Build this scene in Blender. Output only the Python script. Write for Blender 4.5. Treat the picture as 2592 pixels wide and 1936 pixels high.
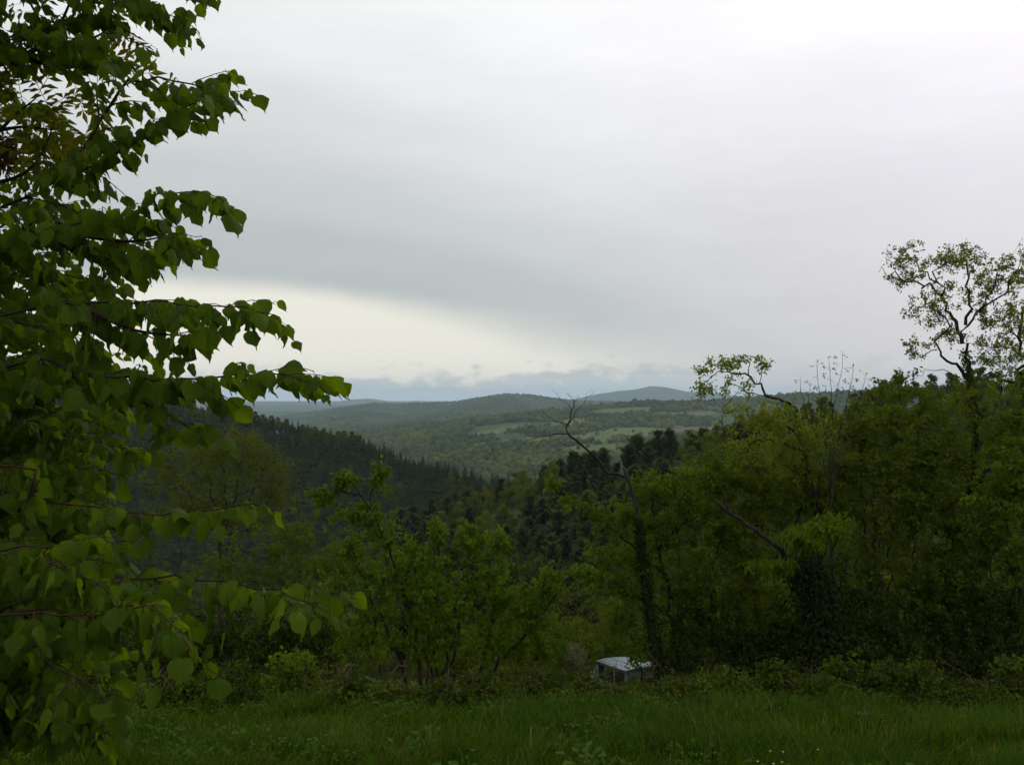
import bpy, math, random
import numpy as np
from mathutils import Matrix, Vector

R = math.radians
SC = bpy.context.scene
COL = SC.collection
for o in list(bpy.data.objects):
    bpy.data.objects.remove(o)

# ------------------------------------------------------------------ camera
FPX, CX, CY = 2200.0, 1296.0, 968.0          # focal length and centre in photograph pixels
EYE = 1.6
PITCH = 0.0182
cam_d = bpy.data.cameras.new('camera')
cam_d.sensor_width = 36.0
cam_d.lens = FPX / 2592.0 * 36.0
cam_d.clip_start = 0.05
cam_d.clip_end = 60000.0
cam = bpy.data.objects.new('camera', cam_d)
COL.objects.link(cam)
cam.location = (0, 0, EYE)
cam.rotation_euler = (math.pi / 2 + PITCH, 0, 0)
SC.camera = cam

# ------------------------------------------------------------------ world: overcast sky
SUN_AZ, SUN_EL = R(44), R(34)
world = bpy.data.worlds.new('World')
SC.world = world
world.use_nodes = True
wt = world.node_tree
wt.nodes.clear()
WN, WL = wt.nodes, wt.links


def wnode(kind, **kw):
    n = WN.new(kind)
    for k, v in kw.items():
        setattr(n, k, v)
    return n


def wset(sock, v):
    if isinstance(v, bpy.types.NodeSocket):
        WL.new(v, sock)
    else:
        sock.default_value = v


def wm(op, a, b=0.0, c=0.0, clamp=False):
    n = wnode('ShaderNodeMath', operation=op, use_clamp=clamp)
    wset(n.inputs[0], a)
    wset(n.inputs[1], b)
    if len(n.inputs) > 2:
        wset(n.inputs[2], c)
    return n.outputs[0]


def wstep(x, a, b):
    n = wnode('ShaderNodeMapRange', interpolation_type='SMOOTHSTEP')
    wset(n.inputs[0], x)
    wset(n.inputs[1], a)
    wset(n.inputs[2], b)
    return n.outputs[0]


def wramp(x, stops, lo, hi):
    n = wnode('ShaderNodeMapRange')
    wset(n.inputs[0], x)
    n.inputs[1].default_value = lo
    n.inputs[2].default_value = hi
    r = wnode('ShaderNodeValToRGB')
    WL.new(n.outputs[0], r.inputs[0])
    e = r.color_ramp.elements
    while len(e) > 1:
        e.remove(e[-1])
    for i, (p, c) in enumerate(stops):
        q = (p - lo) / (hi - lo)
        el = e[0] if i == 0 else e.new(q)
        el.position = q
        c = c if isinstance(c, tuple) else (c, c, c)
        el.color = (*c, 1)
    r.color_ramp.interpolation = 'EASE'
    return r.outputs[0]


def wmix(f, a, b, mode='MIX'):
    n = wnode('ShaderNodeMix', data_type='RGBA', blend_type=mode)
    wset(n.inputs[0], f)
    wset(n.inputs[6], a)
    wset(n.inputs[7], b)
    return n.outputs[2]


tc = wnode('ShaderNodeTexCoord')
sep = wnode('ShaderNodeSeparateXYZ')
WL.new(tc.outputs['Generated'], sep.inputs[0])
dx, dy, dz = sep.outputs
az = wm('ARCTAN2', dx, dy)
zc = wm('MAXIMUM', dz, 0.0)


def wnoise(scale, detail, sx, sy, sz, rough=0.5):
    mp = wnode('ShaderNodeMapping')
    mp.inputs['Scale'].default_value = (sx, sy, sz)
    WL.new(tc.outputs['Generated'], mp.inputs[0])
    n = wnode('ShaderNodeTexNoise')
    n.inputs['Scale'].default_value = scale
    n.inputs['Detail'].default_value = detail
    n.inputs['Roughness'].default_value = rough
    WL.new(mp.outputs[0], n.inputs['Vector'])
    return wm('SUBTRACT', n.outputs[0], 0.5)


n_big = wnoise(2.2, 3, 1, 1, 3.0)
n_mid = wnoise(7.0, 4, 1, 1, 4.0)
n_fine = wnoise(20.0, 5, 1, 1, 3.5, 0.6)
n_low = wnoise(30.0, 4, 1, 1, 2.2, 0.52)
zz = wm('ADD', zc, wm('MULTIPLY', n_big, 0.05))
edge = wm('SUBTRACT', 0.128, wm('MULTIPLY', wstep(az, -0.30, 0.42), 0.112))
edge = wm('ADD', edge, wm('MULTIPLY', n_mid, 0.014))
above = wm('ADD', wm('SUBTRACT', zc, edge), wm('MULTIPLY', n_big, 0.05))
sheet = wramp(above, [(-.15, (.54, .565, .565)), (0.0, (.50, .538, .538)), (.045, (.505, .545, .545)), (.10, (.60, .63, .632)),
                      (.18, (.735, .752, .755)), (.25, (.85, .86, .862)), (.32, (.92, .928, .932)), (.5, .98), (1.0, 1.0)], -0.2, 1.0)
# right part of the sheet is a little warmer and more even
right = wstep(az, -0.05, 0.42)
sheet = wmix(right, sheet, wramp(zz, [(0.0, (.585, .58, .595)), (.1, (.60, .59, .612)), (.2, (.625, .618, .65)), (.31, (.72, .715, .75)),
                                      (.40, (.86, .86, .885)), (.6, .98), (1.0, 1.0)], 0.0, 1.0))
sheet = wmix(1.0, sheet, wm('ADD', 1.0, wm('ADD', wm('MULTIPLY', n_mid, 0.15), wm('MULTIPLY', n_fine, 0.05))), 'MULTIPLY')
# the hidden sun brightens the cloud around it
sd = (math.sin(SUN_AZ) * math.cos(SUN_EL), math.cos(SUN_AZ) * math.cos(SUN_EL), math.sin(SUN_EL))
dot = wnode('ShaderNodeVectorMath', operation='DOT_PRODUCT')
WL.new(tc.outputs['Generated'], dot.inputs[0])
dot.inputs[1].default_value = sd
ang = wm('ARCCOSINE', wm('MINIMUM', dot.outputs['Value'], 0.9999))
glow = wm('EXPONENT', wm('MULTIPLY', wm('POWER', wm('DIVIDE', ang, 0.50), 2.0), -1.0))
sheet = wmix(1.0, sheet, wmix(glow, (0, 0, 0, 1), (.42, .39, .41, 1)), 'ADD')
# gap of brighter cream sky under the edge of the sheet
soft = wm('ADD', 0.018, wm('MULTIPLY', wstep(az, -0.25, 0.25), 0.052))
gap = wm('SUBTRACT', 1.0, wstep(zc, wm('SUBTRACT', edge, soft), wm('ADD', edge, wm('MULTIPLY', soft, 0.6))))
gap = wm('MULTIPLY', gap, wm('SUBTRACT', 1.0, wstep(az, 0.10, 0.44)))
gap = wm('MULTIPLY', gap, wstep(az, -1.3, -0.6))
cloud = wmix(gap, sheet, (.90, .875, .765, 1))
# low broken bank over the far hills
bank_top = wm('ADD', wm('ADD', 0.025, wm('MULTIPLY', n_low, 0.075)), wm('MULTIPLY', wstep(az, -0.02, 0.08), 0.010))
bank = wm('SUBTRACT', 1.0, wstep(zc, wm('SUBTRACT', bank_top, 0.014), wm('ADD', bank_top, 0.007)))
bank = wm('MULTIPLY', bank, wm('SUBTRACT', 0.93, wm('MULTIPLY', n_low, 0.5)), clamp=True)
bankcol = wramp(zc, [(0.0, (.55, .66, .74)), (.02, (.54, .60, .62)), (.032, (.47, .52, .54)), (.05, (.45, .49, .51))], 0.0, 0.1)
cloud = wmix(wm('MULTIPLY', bank, wm('SUBTRACT', 1.0, wm('MULTIPLY', wstep(az, .14, .3), 0.6))), cloud, bankcol)

sky = wnode('ShaderNodeTexSky', sky_type='NISHITA')
sky.sun_disc = False
sky.sun_elevation = SUN_EL
sky.sun_rotation = SUN_AZ
bright = wmix(1.0, cloud, (10.0, 10.0, 10.0, 1), 'MULTIPLY')
total = wmix(0.97, sky.outputs[0], bright)
bg = wnode('ShaderNodeBackground')
bg.inputs['Strength'].default_value = 0.1
WL.new(total, bg.inputs['Color'])
wo = wnode('ShaderNodeOutputWorld')
WL.new(bg.outputs[0], wo.inputs['Surface'])
world.cycles.sampling_method = 'MANUAL'
world.cycles.sample_map_resolution = 1024

sun_d = bpy.data.lights.new('sun', 'SUN')
sun_d.energy = 0.5
sun_d.angle = R(40)
sun_d.color = (1.0, 0.96, 0.9)
sun = bpy.data.objects.new('sun', sun_d)
COL.objects.link(sun)
sun.rotation_euler = (math.pi / 2 - SUN_EL, 0, math.pi - SUN_AZ)

SC.view_settings.view_transform = 'Standard'
SC.view_settings.look = 'None'
SC.view_settings.exposure = 0.0
SC.view_settings.gamma = 1.0
SC.view_settings.use_curve_mapping = False
SC.render.engine = 'CYCLES'
cy = SC.cycles
cy.max_bounces = 6
cy.diffuse_bounces = 3
cy.glossy_bounces = 2
cy.transmission_bounces = 4
cy.volume_bounces = 0
cy.transparent_max_bounces = 8
cy.use_denoising = True
cy.denoising_prefilter = 'NONE'
cy.use_adaptive_sampling = True
cy.adaptive_threshold = 0.015
cy.caustics_reflective = False
cy.caustics_refractive = False


# ------------------------------------------------------------------ helpers
def pt(px, py, depth):
    """photograph pixel + depth along +Y (metres) -> world point"""
    xr, yr = (px - CX) / FPX, (CY - py) / FPX
    d = np.array([xr, math.cos(PITCH) - yr * math.sin(PITCH), math.sin(PITCH) + yr * math.cos(PITCH)])
    d = d * (depth / d[1])
    return np.array([d[0], d[1], d[2] + EYE])


def proj(P):
    P = np.atleast_2d(P)
    x, y, z = P[:, 0], P[:, 1], P[:, 2] - EYE
    c, s = math.cos(PITCH), math.sin(PITCH)
    f = y * c + z * s
    u = -y * s + z * c
    f = np.where(f < 0.05, 0.05, f)
    return np.stack([CX + FPX * x / f, CY - FPX * u / f, f], 1)


def _hash(ix, iy, seed):
    n = (ix.astype(np.int64) * 374761393 + iy.astype(np.int64) * 668265263 + seed * 974711) & 0xffffffff
    n = ((n ^ (n >> 13)) * 1274126177) & 0xffffffff
    n = n ^ (n >> 16)
    return (n & 0xffff) / 65535.0


def vnoise(x, y, seed=0):
    x, y = np.asarray(x, float), np.asarray(y, float)
    ix, iy = np.floor(x), np.floor(y)
    fx, fy = x - ix, y - iy
    fx, fy = fx * fx * (3 - 2 * fx), fy * fy * (3 - 2 * fy)
    a, b = _hash(ix, iy, seed), _hash(ix + 1, iy, seed)
    c, d = _hash(ix, iy + 1, seed), _hash(ix + 1, iy + 1, seed)
    return (a + (b - a) * fx) * (1 - fy) + (c + (d - c) * fx) * fy - 0.5


def norm(v):
    v = np.asarray(v, float)
    l = np.linalg.norm(v, axis=-1, keepdims=True)
    return v / np.maximum(l, 1e-9)


def mesh_np(name, V, F, mats, tint=None, uv=None, smooth=False, mi=None):
    """F: (n,k) int array, or a list of such arrays"""
    Fs = F if isinstance(F, list) else [F]
    Fs = [f for f in Fs if len(f)]
    me = bpy.data.meshes.new(name)
    V = np.asarray(V, np.float32)
    me.vertices.add(len(V))
    me.vertices.foreach_set('co', V.ravel())
    nl = sum(f.size for f in Fs)
    npoly = sum(len(f) for f in Fs)
    me.loops.add(nl)
    loops = np.concatenate([f.ravel() for f in Fs]).astype(np.int32)
    me.loops.foreach_set('vertex_index', loops)
    me.polygons.add(npoly)
    tot = np.concatenate([np.full(len(f), f.shape[1]) for f in Fs])
    start = np.concatenate([[0], np.cumsum(tot)[:-1]])
    me.polygons.foreach_set('loop_start', start.astype(np.int32))
    if mi is not None:
        me.polygons.foreach_set('material_index', np.asarray(mi, np.int32))
    me.polygons.foreach_set('use_smooth', np.full(npoly, smooth))
    if tint is not None:
        a = me.attributes.new('tint', 'FLOAT', 'POINT')
        a.data.foreach_set('value', np.asarray(tint, np.float32))
    if uv is not None:
        l = me.uv_layers.new(name='UVMap')
        l.data.foreach_set('uv', np.asarray(uv, np.float32)[loops].ravel())
    for m in (mats if isinstance(mats, (list, tuple)) else [mats]):
        me.materials.append(m)
    me.update(calc_edges=True)
    me.validate()
    return me


def link(name, data, parent=None, loc=None, **props):
    o = bpy.data.objects.new(name, data)
    COL.objects.link(o)
    if parent is not None:
        o.parent = parent
    if loc is not None:
        o.location = loc
    for k, v in props.items():
        if v is not None:
            o[k] = v
    return o


def thing(name, label, category, loc=(0, 0, 0), group=None, rz=0.0):
    o = link(name, None, None, [float(c) for c in loc], label=label, category=category, group=group)
    o.empty_display_size = 0.2
    o.rotation_euler[2] = rz
    return o


# ------------------------------------------------------------------ materials
def new_mat(name):
    m = bpy.data.materials.new(name)
    m.use_nodes = True
    nt = m.node_tree
    nt.nodes.clear()
    return m, nt, nt.nodes, nt.links


def leaf_mat(name, c1, c2, trans=0.35, tcol=None, rough=0.55, spec=0.3, objvar=0.35, veins=False, instancer=False):
    m, nt, N, L = new_mat(name)
    at = N.new('ShaderNodeAttribute')
    at.attribute_name = 'tint'
    fac = at.outputs['Fac']
    if instancer:
        ai = N.new('ShaderNodeAttribute')
        ai.attribute_type = 'INSTANCER'
        ai.attribute_name = 'tint'
        var = ai.outputs['Fac']
    else:
        oi = N.new('ShaderNodeObjectInfo')
        var = oi.outputs['Random']
    mx = N.new('ShaderNodeMix')
    mx.inputs[0].default_value = objvar
    L.new(fac, mx.inputs[2])
    L.new(var, mx.inputs[3])
    col = N.new('ShaderNodeMix')
    col.data_type = 'RGBA'
    L.new(mx.outputs[0], col.inputs[0])
    col.inputs[6].default_value = (*c1, 1)
    col.inputs[7].default_value = (*c2, 1)
    base = col.outputs[2]
    pb = N.new('ShaderNodeBsdfPrincipled')
    pb.inputs['Roughness'].default_value = rough
    pb.inputs['Specular IOR Level'].default_value = spec * .13
    if veins:
        uvn = N.new('ShaderNodeUVMap')
        sp = N.new('ShaderNodeSeparateXYZ')
        L.new(uvn.outputs[0], sp.inputs[0])

        def M(op, a, b=0.0):
            n = N.new('ShaderNodeMath')
            n.operation = op
            for i, v in enumerate((a, b)):
                if isinstance(v, bpy.types.NodeSocket):
                    L.new(v, n.inputs[i])
                else:
                    n.inputs[i].default_value = v
            return n.outputs[0]
        ax = M('ABSOLUTE', sp.outputs[0])
        ph = M('SUBTRACT', M('MULTIPLY', sp.outputs[1], 7.5), M('MULTIPLY', ax, 3.2))
        w = M('ABSOLUTE', M('SUBTRACT', M('FRACT', ph), 0.5))       # 0 on a side vein
        side = M('SUBTRACT', 1.0, M('MINIMUM', M('DIVIDE', w, 0.13), 1.0))
        mid = M('SUBTRACT', 1.0, M('MINIMUM', M('DIVIDE', ax, 0.07), 1.0))
        v = M('MAXIMUM', side, mid)
        c3 = N.new('ShaderNodeMix')
        c3.data_type = 'RGBA'
        L.new(M('MULTIPLY', v, 0.30), c3.inputs[0])
        L.new(base, c3.inputs[6])
        c3.inputs[7].default_value = (c2[0] * 1.6, c2[1] * 1.4, c2[2] * 1.6, 1)
        base = c3.outputs[2]
        bp = N.new('ShaderNodeBump')
        bp.inputs['Strength'].default_value = 0.6
        bp.inputs['Distance'].default_value = 0.0015
        L.new(M('SUBTRACT', 1.0, v), bp.inputs['Height'])
        L.new(bp.outputs[0], pb.inputs['Normal'])
    L.new(base, pb.inputs['Base Color'])
    tr = N.new('ShaderNodeBsdfTranslucent')
    tm = N.new('ShaderNodeMix')
    tm.data_type = 'RGBA'
    tm.blend_type = 'MULTIPLY'
    tm.inputs[0].default_value = 1.0
    L.new(base, tm.inputs[6])
    tm.inputs[7].default_value = (*(tcol or (2.2, 1.9, 0.8)), 1)
    L.new(tm.outputs[2], tr.inputs['Color'])
    ms = N.new('ShaderNodeMixShader')
    ms.inputs[0].default_value = trans
    L.new(pb.outputs[0], ms.inputs[1])
    L.new(tr.outputs[0], ms.inputs[2])
    out = N.new('ShaderNodeOutputMaterial')
    L.new(ms.outputs[0], out.inputs['Surface'])
    return m


def rough_mat(name, c1, c2, scale=8.0, rough=0.9, bump=0.5, dist=0.01, detail=6, stretch=(1, 1, 1), spec=0.08):
    m, nt, N, L = new_mat(name)
    t = N.new('ShaderNodeTexCoord')
    mp = N.new('ShaderNodeMapping')
    mp.inputs['Scale'].default_value = stretch
    L.new(t.outputs['Object'], mp.inputs[0])
    n = N.new('ShaderNodeTexNoise')
    n.inputs['Scale'].default_value = scale
    n.inputs['Detail'].default_value = detail
    L.new(mp.outputs[0], n.inputs['Vector'])
    r = N.new('ShaderNodeMapRange')
    r.inputs[1].default_value = 0.3
    r.inputs[2].default_value = 0.7
    L.new(n.outputs[0], r.inputs[0])
    c = N.new('ShaderNodeMix')
    c.data_type = 'RGBA'
    L.new(r.outputs[0], c.inputs[0])
    c.inputs[6].default_value = (*c1, 1)
    c.inputs[7].default_value = (*c2, 1)
    pb = N.new('ShaderNodeBsdfPrincipled')
    pb.inputs['Roughness'].default_value = rough
    pb.inputs['Specular IOR Level'].default_value = spec
    L.new(c.outputs[2], pb.inputs['Base Color'])
    if bump:
        b = N.new('ShaderNodeBump')
        b.inputs['Strength'].default_value = bump
        b.inputs['Distance'].default_value = dist
        L.new(n.outputs[0], b.inputs['Height'])
        L.new(b.outputs[0], pb.inputs['Normal'])
    out = N.new('ShaderNodeOutputMaterial')
    L.new(pb.outputs[0], out.inputs['Surface'])
    return m


def plain_mat(name, col, rough=0.4, metal=0.0, spec=0.5, trans=0.0):
    m, nt, N, L = new_mat(name)
    pb = N.new('ShaderNodeBsdfPrincipled')
    n = N.new('ShaderNodeTexNoise')
    n.inputs['Scale'].default_value = 6.0
    n.inputs['Detail'].default_value = 5.0
    t = N.new('ShaderNodeTexCoord')
    L.new(t.outputs['Object'], n.inputs['Vector'])
    c = N.new('ShaderNodeMix')
    c.data_type = 'RGBA'
    L.new(n.outputs[0], c.inputs[0])
    c.inputs[6].default_value = (*[x * 0.8 for x in col], 1)
    c.inputs[7].default_value = (*[min(1, x * 1.15) for x in col], 1)
    L.new(c.outputs[2], pb.inputs['Base Color'])
    pb.inputs['Roughness'].default_value = rough
    pb.inputs['Metallic'].default_value = metal
    pb.inputs['Specular IOR Level'].default_value = spec
    pb.inputs['Transmission Weight'].default_value = trans
    out = N.new('ShaderNodeOutputMaterial')
    L.new(pb.outputs[0], out.inputs['Surface'])
    return m


M_soil = rough_mat('soil_and_litter', (.010, .012, .004), (.024, .028, .008), 3.0, 1.0, 0.6, 0.05, spec=0.0)
M_forestfloor = rough_mat('wooded_hillside', (.020, .040, .008), (.040, .064, .013), 0.012, 0.95, 0.0)
M_cane = rough_mat('dead_cane', (.035, .024, .012), (.085, .058, .030), 20.0, 0.9, 0.2, 0.002)
M_field = rough_mat('meadow', (.056, .084, .014), (.082, .112, .020), 0.02, 0.95, 0.0)
M_fieldb = rough_mat('fallow_field', (.075, .080, .030), (.095, .095, .038), 0.02, 0.95, 0.0)
M_bark = rough_mat('dark_bark', (.016, .013, .010), (.045, .037, .028), 18.0, 0.85, 0.8, 0.01, stretch=(1, 1, .25))
M_barkgrey = rough_mat('weathered_bark', (.020, .018, .014), (.055, .050, .040), 14.0, 0.9, 0.8, 0.012, stretch=(1, 1, .25))
M_twig = rough_mat('reddish_twig', (.030, .017, .011), (.060, .034, .020), 30.0, 0.7, 0.3, 0.003)
M_pale = rough_mat('bleached_wood', (.10, .09, .075), (.20, .18, .15), 20.0, 0.9, 0.5, 0.01, stretch=(1, 1, .2))
M_dry = rough_mat('dry_stem', (.10, .075, .035), (.19, .145, .07), 20.0, 0.9, 0.2, 0.002)

# ------------------------------------------------------------------ terrain
NEAR = np.array([[-200, 14], [-40, 5.0], [-6, 0.6], [0, 0.0], [19, -5.1], [22, -6.0], [26, -7.9], [30, -9.6], [36, -11.2], [60, -18.0], [120, -34], [250, -62],
                 [380, -84], [500, -112], [800, -150], [1500, -190], [30000, -900]], float)
BASE = np.array([[0, -185], [3000, -185], [5500, -190], [8000, -160], [11000, -95], [16000, -55], [40000, -50]], float)


def crest(pts):
    return np.array([pt(*p) for p in pts])


RIDGES = [
    (np.array([[-900, 1100, 46], [-420, 840, 6], [-221, 700, -19], [-130, 650, -34], [-81, 600, -47], [-14, 560, -59], [40, 530, -73], [110, 500, -116]], float), 0.34),
    (np.array([[420, 180, 36], [210, 245, 14], [120, 285, -3], [70, 305, -18], [35, 322, -28], [-8, 350, -44], [-60, 372, -74]], float), 0.40),
    # field hill and the spurs that run down from it
    (crest([(1010, 1170, 1900), (1110, 1128, 2300), (1200, 1092, 2500), (1340, 1064, 2800), (1480, 1046, 3000), (1560, 1031, 3100), (1640, 1023, 3300),
            (1760, 1024, 3300), (1860, 1013, 3300), (2000, 1004, 3300), (2300, 990, 3300), (2900, 985, 3300)]), 0.115),
    (crest([(1480, 1046, 3000), (1400, 1080, 2500), (1300, 1118, 2100), (1215, 1168, 1750)]), 0.13),
    (crest([(1700, 1030, 3200), (1640, 1075, 2500), (1560, 1115, 2050), (1480, 1165, 1700)]), 0.13),
    # long wooded ridge and its shoulders
    (crest([(-200, 1070, 5200), (300, 1060, 5200), (650, 1062, 5400), (760, 1064, 5600), (850, 1048, 5900), (950, 1025, 6400), (1050, 1023, 6500), (1150, 1020, 6500), (1230, 1010, 6500), (1290, 1003, 6500), (1345, 1004, 6500),
            (1400, 1010, 6600), (1450, 1016, 6700), (1600, 1022, 6700), (2000, 1030, 6700)]), 0.15),
    (crest([(950, 1025, 6400), (880, 1062, 4700), (850, 1100, 3600), (880, 1140, 2900)]), 0.17),
    (crest([(1290, 1003, 6500), (1200, 1035, 5000), (1100, 1068, 3900), (1020, 1110, 3000)]), 0.17),
    (crest([(600, 1040, 7500), (720, 1038, 7500), (820, 1046, 7500), (900, 1040, 8000)]), 0.2),
    # blue hill and the faint ones at the end of the view
    (crest([(1380, 1022, 13000), (1480, 1008, 13000), (1540, 991, 13000), (1570, 987, 13000), (1610, 985, 13000), (1650, 977, 13000), (1675, 978, 13000), (1700, 987, 13000), (1760, 990, 13000), (1800, 996, 13000),
            (1900, 1000, 13000), (2100, 1008, 13000), (2500, 1000, 13000)]), 0.22),
    (crest([(300, 1030, 14500), (700, 1028, 14500), (860, 1020, 14500), (900, 1009, 14500), (930, 1007, 14500), (1000, 1019, 14500), (1060, 1013, 15000), (1200, 1021, 15000)]), 0.16),
]


def ridge_h(x, y, C, slope):
    best = np.full(x.shape, -1e9)
    for a, b in zip(C[:-1], C[1:]):
        d = b[:2] - a[:2]
        t = np.clip(((x - a[0]) * d[0] + (y - a[1]) * d[1]) / (d @ d), 0, 1)
        cx, cyy, cz = a[0] + d[0] * t, a[1] + d[1] * t, a[2] + (b[2] - a[2]) * t
        dd = np.hypot(x - cx, y - cyy)
        w = 12.0 / max(slope, 0.05) * 0.25
        best = np.maximum(best, cz - slope * (np.sqrt(dd * dd + w * w) - w))
    return best


def h(x, y):
    x, y = np.asarray(x, float), np.asarray(y, float)
    x, y = np.broadcast_arrays(x, y)
    r = np.hypot(x, y)
    near = np.interp(y, NEAR[:, 0], NEAR[:, 1]) - 0.00 * x
    near = near + np.where(y > 40, np.clip((r - 40) / 60, 0, 1) * 0.10 * np.clip(x, -120, 120) * np.clip(1 - y / 500, 0, 1), 0)
    near = near - np.clip(np.abs(x) - 400, 0, None) * 0.2
    base = np.interp(r, BASE[:, 0], BASE[:, 1])
    hs = [near, base] + [ridge_h(x, y, C, s) for C, s in RIDGES]
    H = np.stack(hs)
    k = np.clip(r * 0.006, 0.3, 14.0)
    m = H.max(0)
    out = m + k * np.log(np.exp((H - m) / k).sum(0)) - k * 0.0
    big = np.clip((r - 900) / 900, 0, 1)
    out = out + big * (vnoise(x / 420, y / 420, 3) * 16 + vnoise(x / 150, y / 150, 4) * 6) * np.clip(1.35 - r / 9000, 0.25, 1)
    out = out + np.clip((r - 5) / 30, 0, 1) * vnoise(x / 9, y / 9, 5) * 0.5 * np.clip(r / 60, .3, 4) * (r < 900) * np.clip((900 - r) / 300, 0, 1)
    out = out + vnoise(x / 2.3, y / 2.3, 6) * 0.12
    return out


def hz(x, y):
    return float(h(np.array([x]), np.array([y]))[0])


def march(px, py, d0=1200.0, d1=9000.0, n=1500):
    """where the ray through a pixel meets the far terrain"""
    ds = np.linspace(d0, d1, n)
    P = np.array([pt(px, py, 1.0)]) - np.array([[0, 0, EYE]])
    Q = P * ds[:, None] + np.array([[0, 0, EYE]])
    g = h(Q[:, 0], Q[:, 1])
    i = np.argmax(Q[:, 2] < g)
    return Q[i]


def inside(poly, x, y):
    c = np.zeros(np.shape(x), bool)
    n = len(poly)
    for i in range(n):
        (x1, y1), (x2, y2) = poly[i], poly[(i + 1) % n]
        hit = ((y1 > y) != (y2 > y)) & (x < (x2 - x1) * (y - y1) / (y2 - y1 + 1e-12) + x1)
        c ^= hit
    return c


FIELDS_PX = [
    (0, [(1490, 1050), (1530, 1035), (1640, 1031), (1655, 1042), (1600, 1049), (1520, 1054)]),
    (0, [(1370, 1076), (1440, 1061), (1490, 1059), (1480, 1076), (1400, 1084)]),
    (0, [(1200, 1096), (1330, 1072), (1350, 1078), (1260, 1096), (1200, 1108)]),
    (0, [(1440, 1104), (1560, 1084), (1690, 1087), (1680, 1102), (1560, 1114), (1450, 1119)]),
    (1, [(1690, 1084), (1800, 1078), (1810, 1092), (1700, 1098)]),
    (0, [(1300, 1112), (1420, 1101), (1430, 1114), (1320, 1126)]),
    (0, [(1400, 1136), (1560, 1121), (1640, 1131), (1480, 1154)]),
    (1, [(1640, 1046), (1800, 1042), (1815, 1049), (1660, 1052)]),
    (0, [(1190, 1125), (1280, 1112), (1290, 1124), (1200, 1140)]),
]
FIELDS = []
for k, poly in FIELDS_PX:
    w_ = np.array([march(*p, 1500, 4500)[:2] for p in poly])
    FIELDS.append((k, w_.mean(0) + (w_ - w_.mean(0)) * 1.12))


def field_at(x, y):
    f = np.zeros(np.shape(x), int)
    wx = x + vnoise(x / 40, y / 40, 21) * 18
    wy = y + vnoise(x / 40, y / 40, 22) * 60
    for k, poly in FIELDS:
        f = np.where(inside(poly, wx, wy), 1 + k, f)
    return f


def build_terrain():
    radii = np.concatenate([[0.0], np.geomspace(1.0, 1200, 170), np.arange(1225, 4300, 25), np.geomspace(4340, 18000, 110)])
    fine = np.radians(np.arange(-42, 42.01, 0.16))
    rough = np.radians(np.arange(45, 316, 3.0))
    th = np.concatenate([fine, rough])
    A = len(th)
    X = np.outer(radii, np.sin(th))
    Y = np.outer(radii, np.cos(th))
    Z = h(X, Y)
    cuts = [('ground', 0, 171, 'grassy slope falling away from the viewer'), ('hills', 171, 171 + 123, 'hillside of fields and woods across the valley'),
            ('distant_hills', 171 + 123, len(radii), 'bluish wooded hills on the horizon')]
    for name, a, b, lab in cuts:
        b1 = min(b + 1, len(radii))
        x, y, z = X[a:b1], Y[a:b1], Z[a:b1]
        n = b1 - a
        V = np.stack([x.ravel(), y.ravel(), z.ravel()], 1)
        i, j = np.meshgrid(np.arange(n - 1), np.arange(A), indexing='ij')
        j2 = (j + 1) % A
        F = np.stack([i * A + j, i * A + j2, (i + 1) * A + j2, (i + 1) * A + j], -1).reshape(-1, 4)
        c = V[F].mean(1)
        rr = np.hypot(c[:, 0], c[:, 1])
        if name == 'hills':
            mi = field_at(c[:, 0], c[:, 1])
            mats = [M_forestfloor, M_field, M_fieldb]
        elif name == 'ground':
            mi = (rr > 150).astype(int)
            mats = [M_soil, M_forestfloor]
        else:
            mi = None
            mats = [M_forestfloor]
        me = mesh_np(name, V, F[:, ::-1].copy(), mats, smooth=True, mi=mi)
        link(name, me, kind='structure', label=lab)
    return Z


TZ = build_terrain()


# ------------------------------------------------------------------ tubes, leaves, growth
class Geo:
    def __init__(self):
        self.V, self.Q, self.T, self.n = [], [], [], 0

    def tube(self, P, rad, sides=5):
        P = np.asarray(P, float)
        rad = np.broadcast_to(np.asarray(rad, float), (len(P),))
        t = np.gradient(P, axis=0)
        t = norm(t)
        ref = np.array([0.31, 0.17, 0.93]) if abs(t[0] @ np.array([0.31, 0.17, 0.93])) < 0.9 else np.array([1.0, 0, 0])
        u = norm(np.cross(t, ref))
        v = np.cross(t, u)
        a = np.arange(sides) * 2 * math.pi / sides
        ring = P[:, None] + rad[:, None, None] * (np.cos(a)[None, :, None] * u[:, None] + np.sin(a)[None, :, None] * v[:, None])
        k = len(P)
        i, j = np.meshgrid(np.arange(k - 1), np.arange(sides), indexing='ij')
        j2 = (j + 1) % sides
        F = np.stack([i * sides + j, i * sides + j2, (i + 1) * sides + j2, (i + 1) * sides + j], -1).reshape(-1, 4)
        self.V.append(ring.reshape(-1, 3))
        self.Q.append(F + self.n)
        self.n += k * sides
        # closed end
        self.V.append(P[-1:] + t[-1:] * rad[-1] * 0.3)
        e = np.arange(sides)
        self.T.append(np.stack([(k - 1) * sides + e, (k - 1) * sides + (e + 1) % sides, np.full(sides, k * sides)], 1) + self.n - k * sides)
        self.n += 1

    def tris(self, V, T):
        self.V.append(np.asarray(V, float))
        self.T.append(np.asarray(T) + self.n)
        self.n += len(V)

    def quads(self, V, Q):
        self.V.append(np.asarray(V, float))
        self.Q.append(np.asarray(Q) + self.n)
        self.n += len(V)

    def mesh(self, name, mat, smooth=True, origin=None):
        V = np.concatenate(self.V)
        if origin is not None:
            V = V - np.asarray(origin)
        F = []
        if self.Q:
            F.append(np.concatenate(self.Q))
        if self.T:
            F.append(np.concatenate(self.T))
        return mesh_np(name, V, F, mat, smooth=smooth)


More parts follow.
